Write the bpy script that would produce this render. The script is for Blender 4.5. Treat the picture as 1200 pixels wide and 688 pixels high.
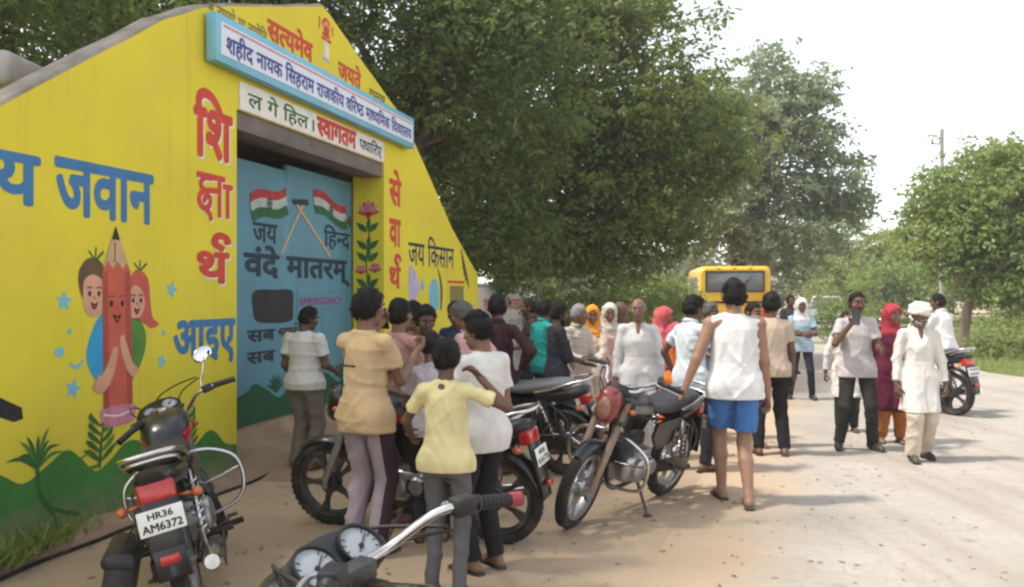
import bpy, bmesh, math, random
import numpy as np
from mathutils import Vector, Matrix, Quaternion

# ------------------------------------------------------------------ clear
for o in list(bpy.data.objects):
    bpy.data.objects.remove(o)
SC = bpy.context.scene
COL = SC.collection
R = math.radians

# ------------------------------------------------------------------ camera
CAM_H = 1.6
cam = bpy.data.cameras.new('camera')
cam.sensor_fit = 'HORIZONTAL'
cam.sensor_width = 36.0
cam.lens = 36.0 * 1000.0 / 1200.0
cam.clip_start = 0.05
cam.clip_end = 2000.0
cam_ob = bpy.data.objects.new('camera', cam)
cam_ob.location = (0, 0, CAM_H)
cam_ob.rotation_euler = (R(90), 0, 0)
COL.objects.link(cam_ob)
SC.camera = cam_ob

# ------------------------------------------------------------------ sky, sun, exposure
SUN_EL, SUN_AZ = 57.0, -97.0          # azimuth from +Y towards +X: the sun stands to the left
w = bpy.data.worlds.new('World')
SC.world = w
w.use_nodes = True
nt = w.node_tree
bg = nt.nodes['Background']
sky = nt.nodes.new('ShaderNodeTexSky')
sky.sky_type = 'NISHITA'
sky.sun_disc = False
sky.sun_elevation = R(SUN_EL)
sky.sun_rotation = R(SUN_AZ)
sky.air_density = 1.0
sky.dust_density = 1.3
sky.ozone_density = 1.0
hs = nt.nodes.new('ShaderNodeHueSaturation')      # a milky monsoon sky: the blue is veiled
hs.inputs['Saturation'].default_value = 0.3
nt.links.new(sky.outputs[0], hs.inputs['Color'])
nt.links.new(hs.outputs[0], bg.inputs[0])
bg.inputs[1].default_value = 0.15
sun = bpy.data.lights.new('sun', 'SUN')
sun.energy = 2.0
sun.angle = R(5.0)
sun.color = (1.0, 0.95, 0.87)
sun_ob = bpy.data.objects.new('sun', sun)
sd = Vector((math.sin(R(SUN_AZ)) * math.cos(R(SUN_EL)), math.cos(R(SUN_AZ)) * math.cos(R(SUN_EL)), math.sin(R(SUN_EL))))
sun_ob.rotation_euler = (-sd).to_track_quat('-Z', 'Y').to_euler()
sun_ob.location = sd * 60
COL.objects.link(sun_ob)
vs = SC.view_settings
vs.view_transform = 'Standard'
vs.look = 'None'
vs.exposure = 1.38
vs.gamma = 1.0
vs.use_curve_mapping = False
SC.cycles.use_denoising = True
SC.cycles.max_bounces = 7
SC.cycles.diffuse_bounces = 4
SC.cycles.transparent_max_bounces = 8
SC.cycles.sample_clamp_indirect = 6.0
SC.cycles.caustics_reflective = False
SC.cycles.caustics_refractive = False
SC.cycles.filter_width = 2.4

# ------------------------------------------------------------------ naming and linking
def tag(o, label=None, cat=None, group=None, kind=None):
    if label: o['label'] = label
    if cat: o['category'] = cat
    if group: o['group'] = group
    if kind: o['kind'] = kind
    return o

def empty(name, loc, rot=(0, 0, 0)):
    o = bpy.data.objects.new(name, None)
    o.empty_display_size = 0.2
    o.location = loc
    o.rotation_euler = rot
    COL.objects.link(o)
    return o

def link_mesh(name, me, mats, parent=None):
    o = bpy.data.objects.new(name, me)
    if not isinstance(mats, (list, tuple)): mats = [mats]
    for m in mats: me.materials.append(m)
    COL.objects.link(o)
    if parent is not None: o.parent = parent
    return o

# ------------------------------------------------------------------ materials
def P(name, col, rough=0.7, var=0.18, vs_=6.0, bump=0.0, bs=40.0, metal=0.0, coat=0.0, spec=0.4, dirt=None, dirt_amt=0.0, dirt_s=3.0, detail=4.0, stretch=None):
    m = bpy.data.materials.new(name)
    m.use_nodes = True
    t = m.node_tree
    b = t.nodes['Principled BSDF']
    b.inputs['Roughness'].default_value = rough
    b.inputs['Metallic'].default_value = metal
    b.inputs['Specular IOR Level'].default_value = spec
    b.inputs['Coat Weight'].default_value = coat
    tc = t.nodes.new('ShaderNodeTexCoord')
    src = tc.outputs['Object']
    if stretch:
        mp = t.nodes.new('ShaderNodeMapping'); mp.inputs['Scale'].default_value = stretch
        t.links.new(src, mp.inputs['Vector']); src = mp.outputs[0]
    n = t.nodes.new('ShaderNodeTexNoise')
    n.inputs['Scale'].default_value = vs_
    n.inputs['Detail'].default_value = detail
    t.links.new(src, n.inputs['Vector'])
    mx = t.nodes.new('ShaderNodeMix'); mx.data_type = 'RGBA'
    c = np.array(col[:3], float)
    lo = np.clip(c * (1 - var), 0, 1); hi = np.clip(c * (1 + var), 0, 1)
    mx.inputs[6].default_value = (*lo, 1); mx.inputs[7].default_value = (*hi, 1)
    mr = t.nodes.new('ShaderNodeMapRange')
    mr.inputs[1].default_value = 0.3; mr.inputs[2].default_value = 0.7
    t.links.new(n.outputs[0], mr.inputs[0]); t.links.new(mr.outputs[0], mx.inputs[0])
    out = mx.outputs[2]
    if dirt is not None and dirt_amt > 0:
        n2 = t.nodes.new('ShaderNodeTexNoise'); n2.inputs['Scale'].default_value = dirt_s; n2.inputs['Detail'].default_value = 6
        n2.inputs['Roughness'].default_value = 0.65
        t.links.new(src, n2.inputs['Vector'])
        r2 = t.nodes.new('ShaderNodeMapRange'); r2.inputs[1].default_value = 0.46; r2.inputs[2].default_value = 0.72
        r2.inputs[4].default_value = dirt_amt
        t.links.new(n2.outputs[0], r2.inputs[0])
        m2 = t.nodes.new('ShaderNodeMix'); m2.data_type = 'RGBA'
        t.links.new(r2.outputs[0], m2.inputs[0]); t.links.new(out, m2.inputs[6]); m2.inputs[7].default_value = (*dirt, 1)
        out = m2.outputs[2]
    t.links.new(out, b.inputs['Base Color'])
    if bump > 0:
        n3 = t.nodes.new('ShaderNodeTexNoise'); n3.inputs['Scale'].default_value = bs; n3.inputs['Detail'].default_value = 5
        t.links.new(src, n3.inputs['Vector'])
        bp = t.nodes.new('ShaderNodeBump'); bp.inputs['Strength'].default_value = bump; bp.inputs['Distance'].default_value = 0.02
        t.links.new(n3.outputs[0], bp.inputs['Height']); t.links.new(bp.outputs[0], b.inputs['Normal'])
    return m

_mc = {}
def cloth(col, kind='cotton'):
    k = ('cloth', tuple(round(c, 3) for c in col), kind)
    if k not in _mc:
        _mc[k] = P('cloth', col, rough=0.88, var=0.13, vs_=5.0, bump=0.5, bs=15.0, spec=0.15, stretch=(1.3, 1.3, .7))
    return _mc[k]
def skin(col):
    k = ('skin', tuple(round(c, 3) for c in col))
    if k not in _mc:
        _mc[k] = P('skin', col, rough=0.5, var=0.14, vs_=9.0, bump=0.08, bs=70, spec=0.35)
    return _mc[k]
M = {}
def mm(name, *a, **k):
    M[name] = P(name, *a, **k); return M[name]
mm('chrome', (0.58, 0.58, 0.58), rough=0.24, metal=1.0, var=0.1, vs_=14, dirt=(0.25, 0.2, 0.15), dirt_amt=0.25, dirt_s=9)
mm('alloy', (0.42, 0.42, 0.43), rough=0.38, metal=0.85, var=0.2, dirt=(0.2, 0.15, 0.1), dirt_amt=0.5, dirt_s=8)
mm('dark_alloy', (0.045, 0.043, 0.042), rough=0.45, metal=0.3, var=0.2, dirt=(0.25, 0.19, 0.13), dirt_amt=0.4, dirt_s=9)
mm('rubber', (0.016, 0.015, 0.015), rough=0.85, var=0.2, dirt=(0.17, 0.125, 0.08), dirt_amt=0.4, dirt_s=6, bump=0.3, bs=60)
mm('black_paint', (0.008, 0.008, 0.009), rough=0.3, coat=0.25, var=0.2, dirt=(0.12, 0.095, 0.07), dirt_amt=0.15, dirt_s=7)
mm('red_paint', (0.20, 0.016, 0.018), rough=0.25, coat=0.5, var=0.12, dirt=(0.25, 0.18, 0.13), dirt_amt=0.25, dirt_s=7)
mm('maroon_paint', (0.1, 0.012, 0.015), rough=0.28, coat=0.4, var=0.12, dirt=(0.25, 0.18, 0.13), dirt_amt=0.25, dirt_s=7)
mm('grey_paint', (0.10, 0.105, 0.11), rough=0.35, coat=0.3, var=0.12, dirt=(0.25, 0.19, 0.14), dirt_amt=0.25, dirt_s=7)
mm('copper_paint', (0.22, 0.155, 0.11), rough=0.5, coat=0.1, var=0.2, dirt=(0.3, 0.23, 0.16), dirt_amt=0.4, dirt_s=9)
mm('black_plastic', (0.012, 0.012, 0.013), rough=0.5, var=0.2, dirt=(0.13, 0.1, 0.07), dirt_amt=0.2, dirt_s=6)
mm('seat_vinyl', (0.02, 0.02, 0.022), rough=0.5, var=0.2, bump=0.15, bs=90, dirt=(0.16, 0.13, 0.1), dirt_amt=0.2, dirt_s=5)
mm('red_lens', (0.42, 0.012, 0.012), rough=0.12, coat=0.6, var=0.15, vs_=30)
mm('orange_lens', (0.42, 0.10, 0.02), rough=0.15, coat=0.6, var=0.15, vs_=30)
mm('clear_lens', (0.62, 0.65, 0.66), rough=0.1, coat=0.8, var=0.2, vs_=30)
mm('glass_dark', (0.02, 0.025, 0.028), rough=0.06, coat=0.5, var=0.1)
mm('mirror_glass', (0.8, 0.82, 0.84), rough=0.05, metal=1.0, var=0.02)
mm('plate_white', (0.72, 0.72, 0.68), rough=0.5, var=0.06, dirt=(0.4, 0.33, 0.25), dirt_amt=0.35, dirt_s=14)
mm('ink_black', (0.012, 0.012, 0.014), rough=0.6, var=0.2)
mm('dial_grey', (0.30, 0.315, 0.32), rough=0.5, coat=0.1, var=0.12, vs_=18)
mm('grip_red', (0.26, 0.04, 0.05), rough=0.6, var=0.2, bump=0.3, bs=90)
mm('steel_dark', (0.09, 0.085, 0.08), rough=0.5, metal=0.6, var=0.3, dirt=(0.22, 0.14, 0.08), dirt_amt=0.5, dirt_s=10)

# ------------------------------------------------------------------ mesh builder
def frame_from(d, up=Vector((0, 0, 1))):
    d = Vector(d).normalized()
    s = d.cross(up)
    if s.length < 1e-4: s = d.cross(Vector((0, 1, 0)))
    s.normalize()
    u = s.cross(d).normalized()
    return s, u, d

class MB:
    def __init__(self, T=None):
        self.v, self.f, self.mi = [], [], []
        self.T = T or Matrix.Identity(4)
    def add(self, vs, fs, mi=0):
        b = len(self.v)
        for p in vs: self.v.append(self.T @ Vector(p))
        for f in fs:
            self.f.append([i + b for i in f]); self.mi.append(mi)
        return self
    def tube(self, pts, rad, seg=10, cap=True, mi=0, flat=1.0, closed=False):
        pts = [Vector(p) for p in pts]
        n = len(pts)
        if not hasattr(rad, '__len__'): rad = [rad] * n
        dirs = []
        for i in range(n):
            if closed: d = pts[(i + 1) % n] - pts[i - 1]
            else: d = pts[min(i + 1, n - 1)] - pts[max(i - 1, 0)]
            dirs.append(d.normalized())
        s, u, _ = frame_from(dirs[0])
        vs, fs = [], []
        for i in range(n):
            if i:
                q = dirs[i - 1].rotation_difference(dirs[i])
                s = q @ s; u = q @ u
            for k in range(seg):
                a = 2 * math.pi * k / seg
                vs.append(pts[i] + (s * math.cos(a) + u * math.sin(a) * flat) * rad[i])
        for i in range(n if closed else n - 1):
            j = (i + 1) % n
            for k in range(seg):
                k2 = (k + 1) % seg
                fs.append((i * seg + k, i * seg + k2, j * seg + k2, j * seg + k))
        if cap and not closed:
            fs.append(tuple(range(seg))[::-1]); fs.append(tuple((n - 1) * seg + k for k in range(seg)))
        return self.add(vs, fs, mi)
    def curve(self, pts, rad, seg=8, sub=6, mi=0, closed=False, flat=1.0):
        """Catmull-Rom through pts"""
        pts = [Vector(p) for p in pts]
        n = len(pts)
        rr = rad if hasattr(rad, '__len__') else [rad] * n
        out, ro = [], []
        m = n if closed else n - 1
        for i in range(m):
            if closed: p0, p1, p2, p3 = pts[i - 1], pts[i], pts[(i + 1) % n], pts[(i + 2) % n]
            else: p0, p1, p2, p3 = pts[max(i - 1, 0)], pts[i], pts[i + 1], pts[min(i + 2, n - 1)]
            for k in range(sub):
                t = k / sub
                out.append(0.5 * ((2 * p1) + (p2 - p0) * t + (2 * p0 - 5 * p1 + 4 * p2 - p3) * t * t + (3 * p1 - p0 - 3 * p2 + p3) * t ** 3))
                ro.append(rr[i] * (1 - t) + rr[(i + 1) % n] * t)
        if not closed: out.append(pts[-1]); ro.append(rr[-1])
        return self.tube(out, ro, seg, mi=mi, closed=closed, flat=flat)
    def box(self, c, s, rot=None, bev=0.0, mi=0, seg=2):
        bm = bmesh.new()
        bmesh.ops.create_cube(bm, size=1.0)
        for v in bm.verts: v.co = Vector((v.co.x * s[0], v.co.y * s[1], v.co.z * s[2]))
        if bev > 0:
            bmesh.ops.bevel(bm, geom=bm.edges[:], offset=bev, segments=seg, profile=0.5, affect='EDGES')
        T = Matrix.Translation(c)
        if rot is not None:
            T = T @ (rot if isinstance(rot, Matrix) else Matrix.Rotation(rot[1], 4, rot[0]))
        bm.verts.index_update()
        vs = [T @ v.co for v in bm.verts]; fs = [[v.index for v in f.verts] for f in bm.faces]
        bm.free()
        return self.add(vs, fs, mi)
    def lathe(self, prof, T=None, seg=24, mi=0, closed=False):
        """profile of (r, z) turned about z"""
        T = T or Matrix.Identity(4)
        vs, fs = [], []
        n = len(prof)
        for r, z in prof:
            r = max(r, 2e-4)
            for k in range(seg):
                a = 2 * math.pi * k / seg
                vs.append(T @ Vector((r * math.cos(a), r * math.sin(a), z)))
        for i in range(n if closed else n - 1):
            j = (i + 1) % n
            for k in range(seg):
                k2 = (k + 1) % seg
                fs.append((i * seg + k, i * seg + k2, j * seg + k2, j * seg + k))
        if not closed:
            if prof[0][0] > 1e-5: fs.append(tuple(range(seg))[::-1])
            if prof[-1][0] > 1e-5: fs.append(tuple((n - 1) * seg + k for k in range(seg)))
        return self.add(vs, fs, mi)
    def loft(self, rings, cap=True, mi=0):
        n = len(rings); s = len(rings[0])
        vs = [p for r in rings for p in r]; fs = []
        for i in range(n - 1):
            for k in range(s):
                k2 = (k + 1) % s
                fs.append((i * s + k, i * s + k2, (i + 1) * s + k2, (i + 1) * s + k))
        if cap:
            fs.append(tuple(range(s))[::-1]); fs.append(tuple((n - 1) * s + k for k in range(s)))
        return self.add(vs, fs, mi)
    def ellipsoid(self, c, r, seg=16, rings=10, T=None, mi=0):
        T = T or Matrix.Identity(4)
        vs, fs = [], []
        vs.append(T @ Vector((c[0], c[1], c[2] - r[2])))
        for i in range(1, rings):
            ph = -math.pi / 2 + math.pi * i / rings
            for k in range(seg):
                a = 2 * math.pi * k / seg
                vs.append(T @ Vector((c[0] + r[0] * math.cos(ph) * math.cos(a), c[1] + r[1] * math.cos(ph) * math.sin(a), c[2] + r[2] * math.sin(ph))))
        vs.append(T @ Vector((c[0], c[1], c[2] + r[2])))
        for k in range(seg):
            k2 = (k + 1) % seg
            fs.append((0, 1 + k2, 1 + k))
            for i in range(rings - 2):
                a = 1 + i * seg
                fs.append((a + k, a + k2, a + seg + k2, a + seg + k))
            a = 1 + (rings - 2) * seg
            fs.append((a + k, a + k2, len(vs) - 1))
        return self.add(vs, fs, mi)
    def prism(self, poly, y0, y1, mi=0):
        """polygon in x,z extruded from y0 to y1 (y0 < y1)"""
        n = len(poly)
        vs = [(x, y0, z) for x, z in poly] + [(x, y1, z) for x, z in poly]
        fs = [tuple(range(n)), tuple(range(n, 2 * n))[::-1]]
        for i in range(n):
            j = (i + 1) % n
            fs.append((i, i + n, j + n, j))
        return self.add(vs, fs, mi)
    def build(self, name, mat, parent=None, sharp=38, fix=True):
        me = bpy.data.meshes.new(name)
        me.from_pydata([tuple(v) for v in self.v], [], self.f)
        if fix:
            bm = bmesh.new(); bm.from_mesh(me)
            bmesh.ops.recalc_face_normals(bm, faces=bm.faces[:])
            bm.to_mesh(me); bm.free()
        me.polygons.foreach_set('use_smooth', [True] * len(me.polygons))
        o = link_mesh(name, me, mat, parent)
        if isinstance(mat, (list, tuple)): me.polygons.foreach_set('material_index', self.mi)
        if sharp < 180: me.set_sharp_from_angle(angle=R(sharp))
        return o

def quads(name, V, mat, parent=None, tris=False, smooth=True):
    """fast mesh from an (n,4,3) array of loose quads"""
    n, k = V.shape[0], V.shape[1]
    me = bpy.data.meshes.new(name)
    me.vertices.add(n * k); me.vertices.foreach_set('co', V.reshape(-1).astype(np.float32))
    me.loops.add(n * k); me.loops.foreach_set('vertex_index', np.arange(n * k, dtype=np.int32))
    me.polygons.add(n); me.polygons.foreach_set('loop_start', np.arange(0, n * k, k, dtype=np.int32))
    me.update()
    return link_mesh(name, me, mat, parent)

def arrmesh(name, V, F, mat, parent=None, smooth=True):
    """mesh from vertex array and (n,4) quad index array"""
    me = bpy.data.meshes.new(name)
    n = len(F)
    me.vertices.add(len(V)); me.vertices.foreach_set('co', V.reshape(-1).astype(np.float32))
    me.loops.add(n * 4); me.loops.foreach_set('vertex_index', F.reshape(-1).astype(np.int32))
    me.polygons.add(n); me.polygons.foreach_set('loop_start', np.arange(0, n * 4, 4, dtype=np.int32))
    me.polygons.foreach_set('use_smooth', np.ones(n, dtype=bool))
    me.update(); me.validate()
    return link_mesh(name, me, mat, parent)
# ------------------------------------------------------------------ flat paint: murals, lettering
def crs(pts, sub=6, closed=False):
    pts = [np.array(p, float) for p in pts]; n = len(pts); out = []
    for i in range(n if closed else n - 1):
        if closed: p0, p1, p2, p3 = pts[i - 1], pts[i], pts[(i + 1) % n], pts[(i + 2) % n]
        else: p0, p1, p2, p3 = pts[max(i - 1, 0)], pts[i], pts[i + 1], pts[min(i + 2, n - 1)]
        for k in range(sub):
            t = k / sub
            out.append(0.5 * (2 * p1 + (p2 - p0) * t + (2 * p0 - 5 * p1 + 4 * p2 - p3) * t * t + (3 * p1 - p0 - 3 * p2 + p3) * t ** 3))
    if not closed: out.append(pts[-1])
    return [tuple(p) for p in out]

class Paint:
    """paint films on a wall face in x,z; each layer stands a hair proud of the one below"""
    def __init__(self, y=-0.002, step=0.0008):
        self.v, self.f, self.m, self.mats, self.y, self.step, self.k = [], [], [], [], y, step, 0
    def _mi(self, mat):
        if mat not in self.mats: self.mats.append(mat)
        return self.mats.index(mat)
    def poly(self, pts, mat, layer=0):
        b = len(self.v); y = self.y - layer * self.step
        a = sum(p[0] * q[1] - q[0] * p[1] for p, q in zip(pts, pts[1:] + pts[:1]))
        if a < 0: pts = pts[::-1]
        for x, z in pts: self.v.append((x, y, z))
        self.f.append(list(range(b, b + len(pts)))); self.m.append(self._mi(mat))
    def blob(self, pts, mat, layer=0, sub=5): self.poly(crs(pts, sub, True), mat, layer)
    def ell(self, cx, cz, rx, rz, mat, layer=0, rot=0, n=20):
        c, s = math.cos(rot), math.sin(rot)
        self.poly([(cx + rx * math.cos(a) * c - rz * math.sin(a) * s, cz + rx * math.cos(a) * s + rz * math.sin(a) * c) for a in [2 * math.pi * i / n for i in range(n)]], mat, layer)
    def star(self, cx, cz, r, mat, layer=0, rot=0.1):
        self.poly([(cx + (r if i % 2 == 0 else r * 0.42) * math.sin(rot + i * math.pi / 5), cz + (r if i % 2 == 0 else r * 0.42) * math.cos(rot + i * math.pi / 5)) for i in range(10)], mat, layer)
    def stroke(self, pts, w, mat, layer=0, sub=6, smooth=True):
        if smooth and len(pts) > 2: 
            ws = w if hasattr(w, '__len__') else [w] * len(pts)
            q = crs([(p[0], p[1], ww) for p, ww in zip(pts, ws)], sub)
        else:
            ws = w if hasattr(w, '__len__') else [w] * len(pts)
            q = [(p[0], p[1], ww) for p, ww in zip(pts, ws)]
        b = len(self.v); n = len(q); mi = self._mi(mat); y = self.y - layer * self.step
        for i in range(n):
            p, r = q[max(i - 1, 0)], q[min(i + 1, n - 1)]
            dx, dz = r[0] - p[0], r[1] - p[1]; L = math.hypot(dx, dz) or 1
            nx, nz = -dz / L, dx / L; h = max(q[i][2], 0.0005) / 2
            yy = y - i * 1.2e-5
            self.v.append((q[i][0] + nx * h, yy, q[i][1] + nz * h)); self.v.append((q[i][0] - nx * h, yy, q[i][1] - nz * h))
        for i in range(n - 1):
            a = b + 2 * i
            self.f.append([a, a + 1, a + 3, a + 2]); self.m.append(mi)
    def leaf(self, x, z, ang, L, w, mat, layer=0):
        c, s = math.cos(ang), math.sin(ang)
        pr = [(0, 0), (.25, .42), (.55, .5), (1, 0), (.55, -.5), (.25, -.42)]
        self.poly([(x + c * a * L - s * b * w, z + s * a * L + c * b * w) for a, b in pr], mat, layer)
    def build(self, name, parent, label=None):
        me = bpy.data.meshes.new(name)
        me.from_pydata(self.v, [], self.f)
        bm = bmesh.new(); bm.from_mesh(me)
        for f in bm.faces:
            f.normal_update()
            if f.normal.y > 0: f.normal_flip()
        bm.to_mesh(me); bm.free()
        me.polygons.foreach_set('material_index', self.m)
        o = link_mesh(name, me, self.mats, parent)
        if label: o['label'] = label
        return o

_dg = None
def glyph(s, bold):
    c = bpy.data.curves.new('tmp', 'FONT'); c.body = s; c.size = 1.0; c.resolution_u = 3
    o = bpy.data.objects.new('tmp', c); COL.objects.link(o)
    dg = bpy.context.evaluated_depsgraph_get(); dg.update()
    me = o.evaluated_get(dg).to_mesh()
    V = np.array([v.co[:] for v in me.vertices]).reshape(-1, 3)[:, :2]
    F = [list(p.vertices) for p in me.polygons]
    o.evaluated_get(dg).to_mesh_clear()
    bpy.data.objects.remove(o); bpy.data.curves.remove(c)
    # paint islands: each stroke island gets its own film height
    par = list(range(len(V)))
    def find(a):
        while par[a] != a: par[a] = par[par[a]]; a = par[a]
        return a
    for f in F:
        for a in f[1:]: par[find(a)] = find(f[0])
    isl = {}
    ids = np.array([isl.setdefault(find(i), len(isl)) for i in range(len(V))])
    return V, F, ids

KSHA = [[(.0, .72), (.80, .72)], [(.64, .72), (.64, .0)], [(.42, .70), (.20, .68), (.10, .56), (.20, .45), (.42, .47), (.64, .47)], [(.20, .45), (.08, .36), (.06, .22), (.18, .12), (.34, .18), (.36, .32), (.24, .34), (.18, .24)], [(.20, .12), (.34, .03), (.40, -.08)]]
def lettering(name, chunks, rect, mat, parent, bold=0.02, y=-0.003, shade=None, slant=0.0, label=None, fit='both'):
    """painted words fitted to rect = (x0, x1, z0, z1). chunks: str, ('half', str), ('ksha',), ('reph', str)"""
    if isinstance(chunks, str): chunks = [chunks]
    V, F, D = [], [], []
    x = 0.0; nid = 0; nv = 0
    for ch in chunks:
        if ch == ' ': x += 0.3; continue
        if isinstance(ch, tuple) and ch[0] == 'ksha':
            for st in KSHA:
                p = Paint(0); p.stroke(st, 0.075, 'm', 0, 5, smooth=len(st) > 2)
                v = np.array([(a[0] + x, a[2]) for a in p.v])
                V.append(v); F += [[i + nv for i in f] for f in p.f]; D.append(np.full(len(v), nid)); nid += 1; nv += len(v)
            x += 0.76; continue
        kind, s = ch if isinstance(ch, tuple) else ('full', ch)
        v, f, d = glyph(s, bold)
        if len(v) == 0: continue
        x0 = v[:, 0].min(); w_ = v[:, 0].max() - x0
        v = v.copy(); v[:, 0] -= x0
        if kind == 'half':                     # a half letter: the stem on its right is dropped
            bm = bmesh.new(); vv = [bm.verts.new((a, b, 0)) for a, b in v]
            for q in f:
                try: bm.faces.new([vv[i] for i in q])
                except ValueError: pass
            cut = w_ * 0.62
            bmesh.ops.bisect_plane(bm, geom=bm.verts[:] + bm.edges[:] + bm.faces[:], plane_co=(cut, 0, 0), plane_no=(1, 0, 0), clear_outer=True)
            bm.verts.index_update()
            v = np.array([a.co[:2] for a in bm.verts]); f = [[a.index for a in q.verts] for q in bm.faces]; bm.free()
            d = np.zeros(len(v), int); w_ = cut
        v[:, 0] += x
        V.append(v); F += [[i + nv for i in q] for q in f]; D.append(d + nid); nid += int(d.max()) + 1; nv += len(v)
        if kind == 'reph':
            p = Paint(0); xr = x + w_ - 0.12
            p.stroke([(xr, .72), (xr - .16, .84), (xr - .1, 1.0), (xr + .06, .98), (xr + .12, .86)], 0.085, 'm', 0, 5)
            v = np.array([(a[0], a[2]) for a in p.v])
            V.append(v); F += [[i + nv for i in q] for q in p.f]; D.append(np.full(len(v), nid)); nid += 1; nv += len(v)
        x += w_ - 0.01
    V = np.concatenate(V); D = np.concatenate(D)
    nmax = int(D.max()) + 1
    sh = [(0, 0)] + ([(bold, 0), (-bold, 0), (0, bold), (0, -bold), (bold * .7, bold * .7), (-bold * .7, -bold * .7), (bold * .7, -bold * .7), (-bold * .7, bold * .7)] if bold > 0 else [])
    V0, F0, D0, n0 = V, F, D, len(V)
    V = np.concatenate([V0 + np.array(q) for q in sh]); D = np.concatenate([D0 * .12 + i * 1.0 for i, q in enumerate(sh)])
    F = [[a + i * n0 for a in f] for i in range(len(sh)) for f in F0]
    lo, hi = V.min(0), V.max(0)
    sx = (rect[1] - rect[0]) / (hi[0] - lo[0]); sz = (rect[3] - rect[2]) / (hi[1] - lo[1])
    X = rect[0] + (V[:, 0] - lo[0]) * sx; Z = rect[2] + (V[:, 1] - lo[1]) * sz
    X = X + (Z - rect[2]) * slant
    verts, faces, mi = [], [], []
    if shade is not None:                       # a painted outline under the letters
        o = 0.03 * (rect[3] - rect[2])
        verts += [(a + o, y + 0.0014 - 0.00006 * d, b - o) for a, b, d in zip(X, Z, D)]; faces += [list(f) for f in F]; mi += [1] * len(F)
    b0 = len(verts)
    verts += [(a, y - 0.00006 * d, b) for a, b, d in zip(X, Z, D)]
    faces += [[i + b0 for i in f] for f in F]; mi += [0] * len(F)
    me = bpy.data.meshes.new(name); me.from_pydata(verts, [], faces)
    bm = bmesh.new(); bm.from_mesh(me)
    for f in bm.faces:
        f.normal_update()
        if f.normal.y > 0: f.normal_flip()
    bm.to_mesh(me); bm.free()
    me.polygons.foreach_set('material_index', mi)
    o = link_mesh(name, me, [mat] + ([shade] if shade is not None else []), parent)
    if label: o['label'] = label
    return o
# ------------------------------------------------------------------ ground
def ground_mat():
    m = P('dirt_ground', (0.43, 0.32, 0.215), rough=0.95, var=0.16, vs_=0.9, bump=0.5, bs=9.0, spec=0.1, dirt=(0.28, 0.2, 0.135), dirt_amt=0.4, dirt_s=1.6, detail=8)
    return m
M['dirt'] = ground_mat()
g = MB()
xs = [-300, -60, -20, -8, 0, 8, 20, 60, 300]
ys = [-60, -15, 0, 8, 16, 30, 60, 150, 500]
vs = [(x, y, 0) for y in ys for x in xs]
fs = [(j * 9 + i, j * 9 + i + 1, j * 9 + i + 10, j * 9 + i + 9) for j in range(8) for i in range(8)]
g.add(vs, fs)
tag(g.build('ground', M['dirt']), kind='structure')

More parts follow.
